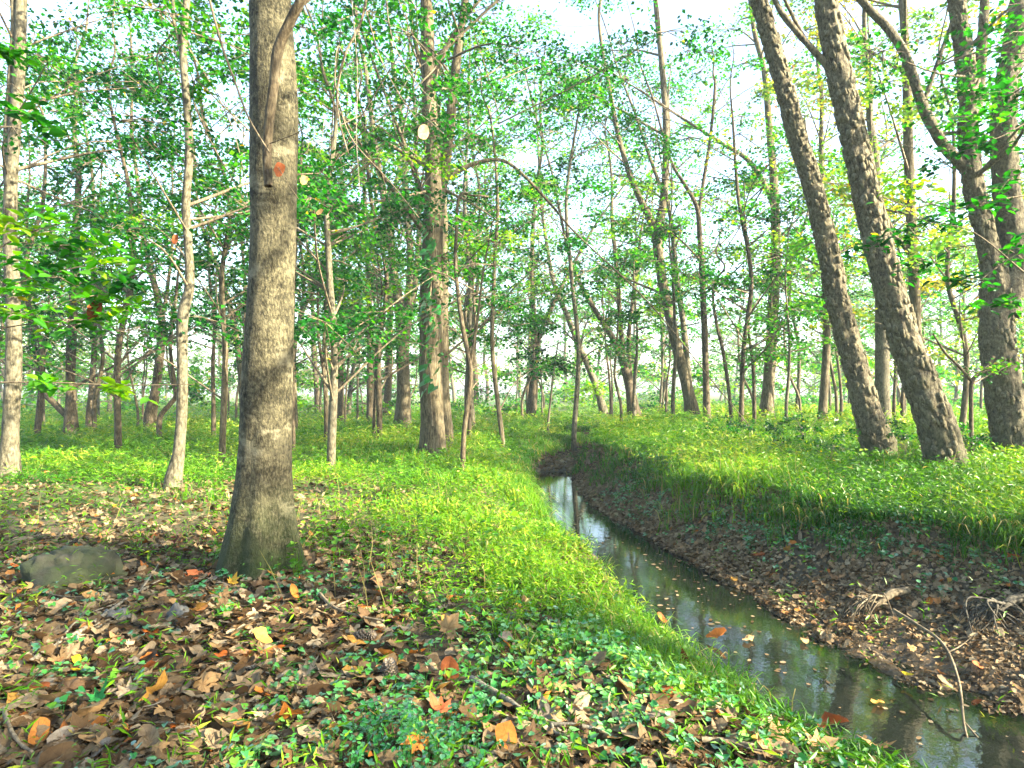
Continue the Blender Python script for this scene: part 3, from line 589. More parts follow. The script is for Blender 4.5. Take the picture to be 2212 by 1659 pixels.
def slim(k):
    g = np.random.default_rng(90 + k); zz = np.linspace(-.1, 6.5, 8); path = np.stack([np.cumsum(g.normal(.06 * (k - 1), .12, 8)), np.cumsum(g.normal(0, .08, 8)), zz], 1); path[:2, :2] = 0
    pth, rr, _ = trunk_geo(path, np.linspace(.055, .012, 8), 7, 'brown', .3, k, .3); parts = [mk('trunk', *tube(pth, rr, 7)[:2], M[['bark_dark', 'bark_pale', 'bark_brown'][k]], mesh_only=True)]; mb = MB(); cs = []
    for i in range(12):
        z = g.uniform(2.2, 6.6); at = np.array([np.interp(z - .5, path[:, 2], path[:, j]) for j in range(3)]); c = at + [g.normal(0, .8), g.normal(0, .8), g.uniform(.3, .8)]; cs.append(c); v, f, _ = tube(spline(np.stack([at, (at + c) / 2 + g.normal(0, .08, 3), c]), 6), np.linspace(.022, .006, 6), 4, False)
        if i < 3: parts.append(mk('branch', v, f, M['twig'], mesh_only=True))
        else: mb.add(v, f, 1, v=np.zeros(len(v)))
    foliage(mb, cs, [.65] * 12, 60, .12, g, (.5, .24), twig_r=.006); parts.append(mb.build('crown', [M['leaf'], M['twig']], smooth=False, mesh_only=True)); return parts
SL = [slim(k) for k in range(3)]; sp2 = sorted([(g.uniform(-60, 2270), 16 + 26 * g.random()) for _ in range(64)]); cnt = {}
for i_, (px, d) in enumerate(sp2):
    x = (px - CX) * d / FPX
    if hgt([x], [d])[1][3][0] > 0: continue
    i = sum(1 for l in LAND if l[0] < px); n_ = cnt.get(i, 0); cnt[i] = n_ + 1
    lab = f'thin stem, {ORD[n_]} from left ' + (f'between {LAND[i-1][1]} and {LAND[i][1]}' if 0 < i < len(LAND) else ('of those outside the left-edge trunk' if i == 0 else 'of those right of the right-edge trunk'))
    root = empty('thin_sapling', (x, d, H(x, d)), lab, 'sapling', 'thin saplings of the wood'); root.rotation_euler[2] = g.uniform(0, 6.28); root.scale = (g.uniform(.8, 1.3),) * 3
    for me in SL[i_ % 3]: link(me.name.split('.')[0], me, root)
# unseen trees added behind and beside the photographer to shade the foreground
for i_, (x, d, k, s) in enumerate([(9, .3, 0, .75), (9, -4, 1, .8), (16, -5, 0, 1.), (7, -6, 1, .9), (23, -8, 2, 1.), (27, 2, 0, 1.1), (31, -4, 3, 1.1), (12, -11, 2, 1.), (-8, -5, 2, .9), (0, -9, 0, .9), (34, 6, 2, 1), (-14, 3, 1, .8)]):
    side = 'right of' if x > 3 else ('left of' if x < -5 else 'behind')
    bgtree(x, d, k, s, x * 1.7, f'added shade tree out of view {side} the photographer, {ORD[i_]} of fifteen', 'added shade trees around the photographer')

# ------------------------------------------------------------------ grass
def grass(name, label, n, region, hmean, leafL, seed, toneshift=0., lpst=6):
    g = np.random.default_rng(seed); x, y, dens = region(g, n)
    z, (xl, xr, xc, ch) = hgt(x, y); keep = g.random(len(x)) < dens(x, y, xl, xr, xc, z); x, y, z, xc, xr, xl = x[keep], y[keep], z[keep], xc[keep], xr[keep], xl[keep]
    m = len(x); dist = np.hypot(x, y); sc_ = np.clip(dist / 9, .8, 2.6)
    patch = fbm2(x, y, .7, 2, 9)
    hh = hmean * g.uniform(.45, 1.25, m) * (.6 + .8 * patch) * np.where(x > xr, 1.7, np.where((y < 4.6) | (x > xl - .5), .75, 1.25)); lean = g.uniform(0, 2 * np.pi, m); la = g.uniform(.05, .7, m) * hh
    k = lpst; t = (np.arange(k)[None] + g.uniform(0, 1, (m, k))) / k
    px_ = x[:, None] + np.cos(lean)[:, None] * la[:, None] * t ** 1.6; py_ = y[:, None] + np.sin(lean)[:, None] * la[:, None] * t ** 1.6; pz_ = z[:, None] + hh[:, None] * (t ** .85) - .01
    pos = np.stack([px_, py_, pz_], -1).reshape(-1, 3); q = len(pos)
    nrm = np.stack([g.normal(0, .6, q), g.normal(0, .6, q), np.ones(q) * .9], 1); L = leafL * g.uniform(.6, 1.35, q) * np.repeat(sc_, k); W = L * g.uniform(.13, .24, q) 
    v, f, kk = leaf_diamonds(pos, nrm, g.uniform(0, 2 * np.pi, q), L, W, .3)
    tone = np.clip(-.12 + 1.0 * np.repeat(patch, k) + g.normal(0, .2, q) + toneshift + .2 * t.ravel(), 0, .96); tone = np.where(g.random(q) < .015, 1, tone)  # higher leaves painted lighter, as lit tips over dark gaps
    o = mk(name, v, f, M['grass'], None, {'v': np.repeat(tone, kk)}, smooth=False); tag(o, label, 'grass', kind='stuff'); return m
def reg_wedge(y0, y1, pw):
    def f(g, n):
        def dens(x, y, xl, xr, xc, z):
            left = x < xl; right = x > xc - .3
            a = np.where(y < 9.8, ss(-2.6, .2, x + (y - 6) * .5), 1.0)                      # litter at near left
            a = np.where(y < 4.6, a * ss(3.3, 4.6, y) * .8, a); a = np.maximum(a, ss(.8, .15, xl - x) * .6 * (y < 9))
            nz = fbm2(x, y, .9, 3, 21); pat = ss(.34, .52, nz + .18 * ss(8, 11, y) + .12 * (x > xc))
            dl = a * (.25 + .75 * pat) * np.where(y < 9.8, np.maximum(.16, ss(-7, -1, x)), 1)
            dr = ss(xc - .3, xc + .05, x) * (.45 + .55 * pat)
            mid = (~left) & (~right)
            return np.where(left, np.maximum(dl, np.where(y < 5.2, .035, .13)), np.where(right, dr, np.where(y > 22.3, .9, .02)))
        u = g.random(n); y = (y0 ** (1 - pw) + u * (y1 ** (1 - pw) - y0 ** (1 - pw))) ** (1 / (1 - pw))
        x = g.uniform(-1, 1, n) * (y * .86 + 1.2); return x, y, dens
    return f
grass('grass', 'short leafy green grass covering both banks near the creek', 78000, reg_wedge(2.2, 17, 1.35), .18, .07, 31)
grass('grass', 'sunlit green and yellow grass of the clearing under the far trees', 27000, reg_wedge(15, 55, 1.6), .26, .075, 32, .08, 5)

def tufts(name, label, x, y, g, hh, per, wid, tone):
    z, (xl, xr, xc, ch) = hgt(x, y); m = len(x); k = per; q = m * k; d = np.hypot(x, y); pat = fbm2(x, y, .8, 2, 9)
    L = np.repeat(hh * (.5 + 1.0 * pat), k) * g.uniform(.45, 1.2, q); a = g.uniform(0, 6.28, q); out = g.uniform(.3, 1.25, q); W = wid * np.repeat(np.clip(d / 8, .8, 2.4), k) * g.uniform(.6, 1.3, q)
    b = np.stack([x, y, z - .02], 1).repeat(k, 0) + np.stack([g.normal(0, .05, q), g.normal(0, .05, q), np.zeros(q)], 1)
    dr = np.stack([np.cos(a), np.sin(a), np.zeros(q)], 1); sd = np.stack([-np.sin(a), np.cos(a), np.zeros(q)], 1) * W[:, None]; up = np.array([[0, 0, 1.]]); L_ = L[:, None]; o_ = out[:, None]
    m1 = b + up * L_ * .5 + dr * L_ * o_ * .22; m2 = b + up * L_ * (.86 - .25 * o_) + dr * L_ * o_ * .62; tp = b + up * L_ * (.98 - .62 * o_) + dr * L_ * o_ * 1.0
    v = np.stack([b - sd * .5, b + sd * .5, m1 - sd * .5, m1 + sd * .5, m2 - sd * .42, m2 + sd * .42, tp], 1).reshape(-1, 3)
    o5 = np.arange(q)[:, None, None] * 7; f = (o5 + np.array([[0, 1, 3], [0, 3, 2], [2, 3, 5], [2, 5, 4], [4, 5, 6]])[None]).reshape(-1, 3)
    tn = np.clip(tone + np.repeat(pat - .5, k) * .9 + np.repeat(g.normal(0, .12, m), k) + g.normal(0, .14, q), 0, .96); tn = np.where(g.random(q) < .06, 1, tn)
    return tag(mk(name, v, f, M['grass'], None, {'v': np.repeat(tn, 7)}, smooth=False), label, 'grass', kind='stuff')
g = np.random.default_rng(35)
n = 6000; y = 4.2 + 16 * g.random(n) ** 1.2; x = np.interp(y, CRE[:, 0], CRE[:, 1]) - .2 + (y * .85 + 1 - np.interp(y, CRE[:, 0], CRE[:, 1])) * g.random(n) ** 1.6; k = (x < y * .9 + 1.2) & (g.random(n) < ss(.3, .55, fbm2(x, y, 1.1, 2, 24)))
tufts('tall_grass', 'shaggy tufts of tall bright grass along the right bank', x[k], y[k], g, .27, 10, .010, .34)
n = 9000; y = 6.2 + 24 * g.random(n) ** 1.3; x = g.uniform(-1, 1, n) * (y * .86 + 1); _, (xl, *_r) = hgt(x, y); k = (x < xl - .05) & (g.random(n) < ss(.38, .6, fbm2(x, y, .9, 2, 25)) * ss(-3.5, 1, x + (y - 7) * 1.1))
tufts('tall_grass', 'feathery tufts of yellow-green grass in the left clearing', x[k], y[k], g, .27, 11, .010, .5)
n = 1500; y = 2.6 + 5 * g.random(n); x = np.interp(y, LIP[:, 0], LIP[:, 1]) - np.abs(g.normal(0, .5, n)); k = g.random(n) < ss(.42, .62, fbm2(x, y, 2.4, 2, 26)); x, y = x[k], y[k]; tufts('tall_grass', 'thin grass tufts along the lip of the near bank', x, y, g, .17, 10, .006, .4)
n = 700; y = 4.0 + 17 * g.random(n) ** 1.3; _, (xl, xr, xc, ch) = hgt(np.interp(y, CRE[:, 0], CRE[:, 1]), y); x = xc + g.normal(-.12, .16, n); tufts('tall_grass', 'ragged grass hanging over the edge of the right bank', x, y, g, .24, 10, .010, .2)
n = 1100; y = 8 + 14 * g.random(n); _, (xl, xr, xc, ch) = hgt(np.interp(y, LIP[:, 0], LIP[:, 1]), y); x = xl + g.normal(.02, .12, n); x2 = g.uniform(1.5, 6, 300); y2 = 22.35 + g.normal(.05, .12, 300) - .25 * np.sin(x2 * 3); tufts('tall_grass', 'grass hanging over the lip at the far bend of the creek', np.r_[x, x2], np.r_[y, y2], g, .26, 10, .008, .35)
# ------------------------------------------------------------------ leaf litter
def leaf_outline(kind, g):
    if kind == 'lobed':      # broad five-lobed leaf
        a = np.array([-165, -140, -112, -95, -72, -52, -38, -24, 0, 24, 38, 52, 72, 95, 112, 140, 165]); r = np.array([.34, .50, .46, .80, .50, .92, .60, .70, 1.08, .70, .60, .92, .50, .80, .46, .50, .34])
        r = r * g.uniform(.9, 1.1, len(r)); a = np.radians(a); return np.stack([np.sin(a) * r, np.cos(a) * r], 1) * .55
    t = np.linspace(0, 2 * np.pi, 13)[:-1]; w_ = .30 if kind == 'oval' else .42
    return np.stack([np.sin(t) * w_ * (1 + .1 * np.cos(t * 2)), -np.cos(t) * .55], 1) * (1 + g.uniform(-.06, .06, 12))[:, None]
def leaf_shape(kind, g):
    o = leaf_outline(kind, g); k = len(o); inn = o * .5; c = np.zeros((1, 2)); p = np.vstack([o, inn, c])
    q = np.array([[i, (i + 1) % k, k + (i + 1) % k, k + i] for i in range(k)]); t = np.array([[k + i, k + (i + 1) % k, 2 * k] for i in range(k)])
    cu, cv = g.uniform(-.6, 1.1), g.uniform(-.5, .9); tw = g.uniform(-.5, .5)
    z = cu * p[:, 0] ** 2 + cv * p[:, 1] ** 2 + tw * p[:, 0] * p[:, 1] + g.normal(0, .03, len(p)) + .25 * (vnoise(np.column_stack([p * 3 + g.uniform(0, 50), np.zeros(len(p))])) - .5)
    st = np.array([[.012, -.1, 0], [-.012, -.1, 0], [0, -.85, g.uniform(-.05, .25)]]); 
    v = np.vstack([np.column_stack([p, z]), st]); lp = np.vstack([np.column_stack([p, np.zeros(len(p))]), np.zeros((3, 3))])
    return v, [q, np.vstack([t, [[2 * k + 1, 2 * k + 2, 2 * k + 3]]])], lp
glf = np.random.default_rng(91)
VAR = [leaf_shape(k, glf) for k in (['lobed'] * 8 + ['oval'] * 5 + ['round'] * 4)]
def rot3(az, tx, ty):
    ca, sa = math.cos(az), math.sin(az); cx_, sx_ = math.cos(tx), math.sin(tx); cy_, sy_ = math.cos(ty), math.sin(ty)
    return np.array([[ca, -sa, 0], [sa, ca, 0], [0, 0, 1]]) @ np.array([[1, 0, 0], [0, cx_, -sx_], [0, sx_, cx_]]) @ np.array([[cy_, 0, sy_], [0, 1, 0], [-sy_, 0, cy_]])
def litter(name, label, x, y, size, g, lift=.0, simple=False, tone=None, tiltS=.35, variants=None):
    z, inf = hgt(x, y); mb = MB(); ts = tone if tone is not None else np.clip(g.beta(1.9, 1.9, len(x)), 0, 1)
    e = .04; zx = hgt(x + e, y)[0]; zy = hgt(x, y + e)[0]; sx_, sy_ = np.clip((zx - z) / e, -1.3, 1.3), np.clip((zy - z) / e, -1.3, 1.3)
    for i in range(len(x)):
        v, f, lp = VAR[g.integers(0, len(VAR))] if variants is None else VAR[variants[g.integers(0, len(variants))]]
        q = (v @ rot3(g.uniform(0, 6.28), g.normal(0, tiltS), g.normal(0, tiltS)).T) * size[i]
        q[:, 2] += q[:, 0] * sx_[i] + q[:, 1] * sy_[i]
        q = q + [x[i], y[i], z[i] + lift + .012 + g.uniform(0, .035)]; mb.add(q, f, 0, v=np.full(len(q), ts[i]), lp=lp)
    return tag(mb.build(name, M['litter'], smooth=True), label, 'leaf litter', kind='stuff')
g = np.random.default_rng(61)
n = 15000; y = 2.1 + 4.3 * g.random(n) ** 1.15; x = g.uniform(-1, 1, n) * (y * .85 + .5); _, (xl, xr, xc, ch) = hgt(x, y); k = x < xl - .02; k &= g.random(n) < np.where((y > 2.9) & (x > -.6), .35, 1.0)
litter('leaf_litter', 'thick layer of dry brown leaves over the near left bank', x[k], y[k], g.uniform(.04, .125, k.sum()), g, tiltS=.24)
n = 8000; y = 5.5 + 5.5 * g.random(n); x = g.uniform(-1, 1, n) * (y * .85 + .5); _, (xl, xr, xc, ch) = hgt(x, y); k = (x < xl) & (g.random(n) < np.where(x > -1.4, .3, 1))
litter('leaf_litter', 'dry leaves scattered on the ground behind the grey trunk', x[k], y[k], g.uniform(.045, .11, k.sum()), g, tone=np.clip(g.beta(2.4, 2, k.sum()), 0, 1))
n = 70000; y = 3.0 + 18.5 * g.random(n) ** 1.5; w0 = np.interp(y, WRT[:, 0], WRT[:, 1]); w1 = np.interp(y, CRE[:, 0], CRE[:, 1]); x = w0 - .15 + (w1 - w0 + .3) * g.random(n); z, (xl, xr, xc, ch) = hgt(x, y); k = (x > xl + .3) & (x < xc + .1) & (z > WZ - .005) & (g.random(n) < ss(.3, .5, fbm2(x, y, 1.7, 2, 52)) * .75 + .25); x, y, z = x[k], y[k], z[k]; n = len(x)
e = .04; nr = np.stack([-(hgt(x + e, y)[0] - z) / e, -(hgt(x, y + e)[0] - z) / e, np.ones(n)], 1); nr = np.clip(nr, -1.5, 1.5) + g.normal(0, .3, (n, 3)) * [1, 1, .2]; L = g.uniform(.022, .06, n) * np.clip(y / 6, .75, 2.0)
v, f, kk = leaf_diamonds(np.stack([x, y, z + .012], 1), nr, g.uniform(0, 6.28, n), L, L * g.uniform(.5, 1, n), .2, 'oval')
tag(mk('leaf_litter', v, f, M['litter'], None, {'v': np.repeat(np.clip(g.beta(2.2, 1.9, n), 0, .88), kk), 'lp': np.repeat(np.column_stack([g.uniform(.3, .5, n), g.uniform(2, 30, n), np.zeros(n)]), kk, 0)}, smooth=False), 'mud-coloured leaves covering the slope of the right bank', 'leaf litter', kind='stuff')
n = 900; y = 3.0 + 6 * g.random(n) ** 1.3; x = np.interp(y, WRT[:, 0], WRT[:, 1]) + g.uniform(-.05, 1., n) * 1.5; z, (xl, xr, xc, ch) = hgt(x, y); k = (x < xc) & (z > WZ)
litter('leaf_litter', 'larger curled leaves strewn on the mud of the right bank', x[k], y[k], g.uniform(.04, .08, k.sum()), g, tone=np.clip(g.beta(2.6, 1.6, k.sum()), 0, .95), tiltS=.25)
n = 2200; y = 15 + 7.2 * g.random(n); a_ = np.interp(y, LIP[:, 0], LIP[:, 1]) + .2; b_ = np.interp(y, WRT[:, 0], WRT[:, 1]) + .2; x = a_ + (b_ - a_) * g.random(n); z = hgt(x, y)[0]; k = z > WZ
litter('leaf_litter', 'drift of brown leaves on the mud bar at the creek bend', x[k], y[k], g.uniform(.06, .13, k.sum()), g, tone=np.clip(g.beta(1.8, 2.2, k.sum()), 0, .86))
# leaves floating on the water
def float_leaves(n, seed):
    g = np.random.default_rng(seed); mb = MB(); y = 2.6 + 12 * g.random(n) ** 1.3; a = np.interp(y, LIP[:, 0], LIP[:, 1]) + .15; b = np.interp(y, WRT[:, 0], WRT[:, 1]); x = a + (b - a) * g.random(n) ** .4
    for i in range(n):
        v, f, lp = VAR[g.integers(2, 17)]; q = (v * [1, 1, .15]) @ rot3(g.uniform(0, 6.28), 0, 0).T * g.uniform(.014, .05); mb.add(q + [x[i], y[i], WZ + .008], f, 0, v=np.full(len(v), g.beta(3, 1.6) * .86), lp=lp)
    tag(mb.build('floating_leaves', M['litter'], smooth=True), 'small pale leaves floating on the creek', 'leaves', kind='stuff')
float_leaves(330, 5)

# ------------------------------------------------------------------ low herbs
def herbs(name, label, x, y, g, leafL, hh, shape, tone=.35, per=4, mt='plant'):
    z, _ = hgt(x, y); m = len(x); pos = []; L = []; T = []
    k = per; a = g.uniform(0, 6.28, (m, k)); rr = g.uniform(.2, 1.3, (m, k)) * leafL * .8; h_ = (hh * g.uniform(.4, 1.2, (m, 1)) * g.uniform(.6 if hh < .3 else .15, 1.1, (m, k)))
    pos = np.stack([x[:, None] + np.cos(a) * rr, y[:, None] + np.sin(a) * rr, z[:, None] + h_], -1).reshape(-1, 3); q = m * k; L = leafL * g.uniform(.6, 1.3, q)
    nrm = np.stack([g.normal(0, .38, q), g.normal(0, .38, q) - .12, np.ones(q)], 1); sh = leaf_diamonds(pos, nrm, a.ravel() + g.normal(0, .5, q), L, L * .85, .12, shape)
    mb = MB(); tn = np.clip(g.normal(tone, .2, q) + np.repeat(fbm2(x, y, 2, 2, 44) - .5, k) * .7, 0, .97); mb.add(sh[0], sh[1], 0, v=np.repeat(tn, sh[2]))
    b = np.stack([x, y, z - .01], 1).repeat(k, 0); w_ = np.array([[.0016, 0, 0]]); s = np.stack([b - w_, b + w_, pos], 1).reshape(-1, 3); mb.add(s, np.arange(q * 3).reshape(-1, 3), 0, v=np.full(q * 3, .5))
    return tag(mb.build(name, M[mt], smooth=False), label, 'ground cover', kind='stuff')
g = np.random.default_rng(62)
n = 5200; y = 2.5 + 2.6 * g.random(n); x = g.uniform(-.9, 1.9, n); _, (xl, *_r) = hgt(x, y); den = np.exp(-((x - .6 + (y - 3.2) * .25) / .5) ** 2 - ((y - 3.3) / .62) ** 2); k = (x < xl - .02) & (g.random(n) < .62 * den * ss(.25, .6, fbm2(x, y, 2.2, 2, 72)) * 1.4 + .02)
herbs('ground_cover', 'bed of bright green broad leaves between the litter and creek edge', x[k], y[k], g, .032, .085, 'heart', .72)
n = 2900; y = 2.2 + 3.4 * g.random(n); x = g.uniform(-1, .6, n) * (y * .85 + .3); _, (xl, *_r) = hgt(x, y); pt = fbm2(x, y, 1.3, 2, 71); k = (x < xl) & (g.random(n) < .6 * ss(.4, .66, pt))
herbs('ground_cover', 'small blue-green seedlings dotted through the brown litter', x[k], y[k], g, .032, .075, 'heart', .4)
n = 700; y = 2.2 + .75 * g.random(n); x = g.uniform(-1.0, .1, n); den = np.exp(-((x + .42) / .25) ** 2 - ((y - 2.5) / .22) ** 2); k = g.random(n) < den
herbs('ground_cover', 'clump of small round green leaves at the bottom of the litter', x[k], y[k], g, .021, .13, 'oval', .3, 6)
n = 900; y = 3.6 + 8 * g.random(n); x = np.interp(y, CRE[:, 0], CRE[:, 1]) + g.normal(-.3, .28, n)
herbs('ground_cover', 'ragged dark green weeds overhanging the right bank', x, y, g, .04, .10, 'oval', .4, 5)

n = 2600; y = 4.4 + 12 * g.random(n); x = g.uniform(-1, 1, n) * (y * .85 + .4); _, (xl, xr, xc, ch) = hgt(x, y); pt = fbm2(x, y, .9, 2, 81); k = ((x > xc) | (x < xl - .1)) & (g.random(n) < ss(.5, .66, pt)) & (g.random(n) < np.where(x > xc, 1, ss(-4, 0, x + (y - 6) * .6)))
x, y = x[k], y[k]; zz_ = g.uniform(.3, 1, len(x))
herbs('weeds', 'taller leafy weeds rising out of the grass on both banks', x, y, g, .055, .34, 'oval', .38, 9, 'grass')
n = 420; y = 4.0 + 12 * g.random(n); x = g.uniform(-1, 1, n) * (y * .85 + .4); z, (xl, xr, xc, ch) = hgt(x, y); k = (x > xc) | (x < xl - .1); x, y, z = x[k], y[k], z[k]; n = len(x); b = np.stack([x, y, z - .02], 1); h_ = g.uniform(.15, .5, n)[:, None]; tp = b + np.concatenate([g.normal(0, .3, (n, 2)) * h_, h_], 1); md = (b + tp) / 2 + g.normal(0, .02, (n, 3)); w_ = np.array([[.0028, 0, 0]])
v = np.stack([b - w_, b + w_, md - w_, md + w_, tp], 1).reshape(-1, 3); f = (np.arange(n)[:, None, None] * 5 + np.array([[0, 1, 3], [0, 3, 2], [2, 3, 4]])[None]).reshape(-1, 3)
tag(mk('dead_stems', v, f, M['grass'], None, {'v': np.ones(len(v))}, smooth=False), 'dry tan stems standing in the grass', 'dry grass', kind='stuff')

# ------------------------------------------------------------------ far undergrowth
g = np.random.default_rng(63); mb = MB(); cs = []; rs = []
for i in range(640):
    d = 30 + 50 * g.random(); px = g.uniform(-150, 2360); x = (px - CX) * d / FPX; cs.append(np.array([x, d, H(x, d) + 3.4 * g.random() ** 1.5 + .1])); rs.append(g.uniform(.8, 1.8))
foliage(mb, cs, rs, 110, .19, g, (.62, .22), tilt=.9, twig_r=.014)  # bushes toned light as well, sunlight painted into the leaf colour
tag(mb.build('undergrowth', [M['leaf'], M['twig']], smooth=False), 'hazy tangle of bushes and twigs under the distant trees', 'undergrowth', kind='stuff')

# ------------------------------------------------------------------ ray from the picture to the ground
def GP(px, py, zoff=0.):
    d = np.geomspace(1.8, 40, 900); x = (px - CX) * d / FPX; z = CAMH - (py - HY) * d / FPX; h_ = np.maximum(hgt(x, d)[0], WZ) + zoff
    i = np.argmax(z <= h_); return np.array([x[i], d[i], h_[i]])
def nrm_at(x, y):
    e = .05; zx = (H(x + e, y) - H(x - e, y)) / (2 * e); zy = (H(x, y + e) - H(x, y - e)) / (2 * e); return zx, zy

# --- individual fallen leaves
LM = [mk('fallen_leaf', v, f, M['fallen'], None, {'lp': lp}, mesh_only=True) for v, f, lp in VAR]
COL = {'coral': (.42, .13, .05), 'orange': (.42, .15, .03), 'rust': (.20, .06, .018), 'tan': (.30, .19, .085), 'pale': (.36, .27, .17), 'brown': (.12, .075, .04), 'gold': (.36, .20, .045), 'green': (.03, .22, .05), 'yellow': (.55, .42, .02), 'maroon': (.07, .018, .012), 'peach': (.45, .28, .13), 'grey': (.20, .17, .13)}
def fallen(px, py, size, colr, shape, label, tilt=(0., 0.), az=None, name='fallen_leaf', group=None, pos=None, lift=.03):
    g = np.random.default_rng(int(px * 7 + py)); p = GP(px, py) if pos is None else np.array(pos); k = {'lobed': (0, 8), 'oval': (8, 13), 'round': (13, 17)}[shape]
    o = link(name, LM[g.integers(*k)], None, p + [0, 0, lift]); s = size * p[1] / FPX * .95; o.scale = (s, s, s)
    zx, zy = nrm_at(p[0], p[1]) if p[2] > WZ + .01 else (0, 0)
    o.rotation_euler = (math.atan(np.clip(zy, -1, 1)) + tilt[0], -math.atan(np.clip(zx, -1, 1)) + tilt[1], az if az is not None else g.uniform(0, 6.28))
    c = np.array(COL[colr]) * g.uniform(.88, 1.12); o.color = (*[float(q) for q in c], 1); return tag(o, label, 'leaf', group)
HAND = [(428, 1258, 70, 'coral', 'lobed', 'bright coral lobed leaf by the foot of the thick grey trunk', (.5, 0)),
 (632, 1206, 34, 'orange', 'oval', 'small orange leaf against the right side of the grey trunk base', (.5, .3)),
 (366, 1184, 48, 'maroon', 'oval', 'dark maroon leaf standing on edge left of the grey trunk', (1.1, .3)),
 (636, 1300, 46, 'orange', 'oval', 'narrow curled orange leaf below the grey trunk base', (.3, .4)),
 (436, 1328, 60, 'gold', 'lobed', 'golden leaf beside the pointed grey stone', (.2, .1)),
 (128, 1272, 40, 'gold', 'oval', 'upright golden leaf leaning on the mossy boulder', (.9, .2)),
 (955, 1568, 78, 'coral', 'lobed', 'flat coral lobed leaf with dark veins in the centre foreground', (.35, 0)),
 (950, 1512, 66, 'gold', 'round', 'golden rounded leaf just above the coral leaf in the centre foreground', (.5, .1)),
 (972, 1474, 52, 'rust', 'round', 'rusty red leaf left of the upper end of the long stick', (.7, -.3)),
 (1045, 1588, 74, 'green', 'lobed', 'bright green heart-like leaf lying below the long stick', (.4, .1)),
 (1092, 1628, 66, 'orange', 'round', 'glossy orange leaf at the bottom centre below the green leaf', (.4, .2)),
 (1232, 1602, 50, 'gold', 'round', 'golden leaf resting on the lower end of the long stick', (.4, -.2)),
 (968, 1382, 74, 'tan', 'lobed', 'large curled tan leaf standing up at the edge of the green bed', (.8, .3)),
 (1106, 1422, 46, 'orange', 'oval', 'orange leaf half hidden in the green leafy bed', (.6, .3)),
 (838, 1440, 46, 'orange', 'oval', 'orange leaf just above the upright pine cone', (.4, .2)),
 (622, 1580, 92, 'orange', 'lobed', 'crumpled orange leaf at the bottom left of centre', (.5, .2)),
 (328, 1524, 92, 'gold', 'lobed', 'golden-brown lobed leaf in the left foreground litter', (.35, .2)),
 (186, 1572, 120, 'tan', 'lobed', 'largest tan lobed leaf in the left foreground', (.3, .1)),
 (210, 1538, 66, 'green', 'lobed', 'green lobed leaf lying over the largest tan leaf', (.3, -.1)),
 (165, 1452, 24, 'yellow', 'round', 'upper one of two small bright yellow leaves at left', (.5, 0)),
 (164, 1476, 22, 'yellow', 'oval', 'lower one of two small bright yellow leaves at left', (.4, .3)),
 (1785, 1588, 88, 'rust', 'round', 'large rusty red leaf on the bank at bottom right', (.75, -.3)),
 (1690, 1632, 100, 'tan', 'lobed', 'left of the two big tan lobed leaves at bottom right', (.3, .1)),
 (1768, 1644, 100, 'peach', 'lobed', 'right of the two big tan lobed leaves at bottom right', (.3, -.1)),
 (1892, 1634, 96, 'tan', 'lobed', 'big tan leaf beside the water at bottom right', (.35, .2)),
 (1548, 1388, 46, 'orange', 'oval', 'orange leaf on the bank edge sticking over the water', (.6, .2)),
 (1616, 1386, 36, 'peach', 'oval', 'peach leaf floating on the creek, nearest the bank', (0, 0)),
 (1738, 1390, 34, 'peach', 'oval', 'peach leaf floating by the far muddy side of the creek', (0, 0)),
 (1896, 1526, 38, 'gold', 'oval', 'golden curled leaf floating on dark water at lower right', (.2, 0)),
 (2112, 1456, 30, 'coral', 'round', 'red leaf on the mud left of the pale root tangle', (.1, 0)),
 (1430, 1352, 30, 'rust', 'oval', 'rusty leaf on the lip of the bank above the creek', (.4, 0)),
 (1480, 1452, 60, 'rust', 'lobed', 'rust-brown leaf above the bank grass near the water', (.5, .2)),
 (520, 1385, 70, 'tan', 'lobed', 'ribbed tan leaf left of the pine cones', (.3, 0)),
 (1252, 1550, 66, 'pale', 'oval', 'pale oval leaf right of the long stick', (.3, .1)),
 (690, 1275, 40, 'gold', 'oval', 'golden leaf in short grass right of the grey trunk', (.3, 0)),
 (945, 1220, 30, 'orange', 'oval', 'orange leaf alone in the grass right of the grey trunk', (.4, 0)),
 (865, 1295, 40, 'rust', 'oval', 'rust-red leaf in grass above the pine cones', (.4, 0)),
 (2185, 1212, 36, 'coral', 'lobed', 'coral leaf high on the muddy right bank', (.1, 0)),
 (2170, 1275, 40, 'peach', 'lobed', 'peach lobed leaf on the mud above the pale root tangle', (.1, 0)),
 (905, 1645, 100, 'orange', 'lobed', 'big orange leaf cut by the bottom edge, left of centre', (.4, 0)),
 (1960, 1478, 26, 'yellow', 'oval', 'small yellow leaf on the mud at the far water edge', (0, 0))]
for h_ in HAND: fallen(*h_, lift=.03 if h_[1] < 1300 or 'float' in h_[5] else .065)
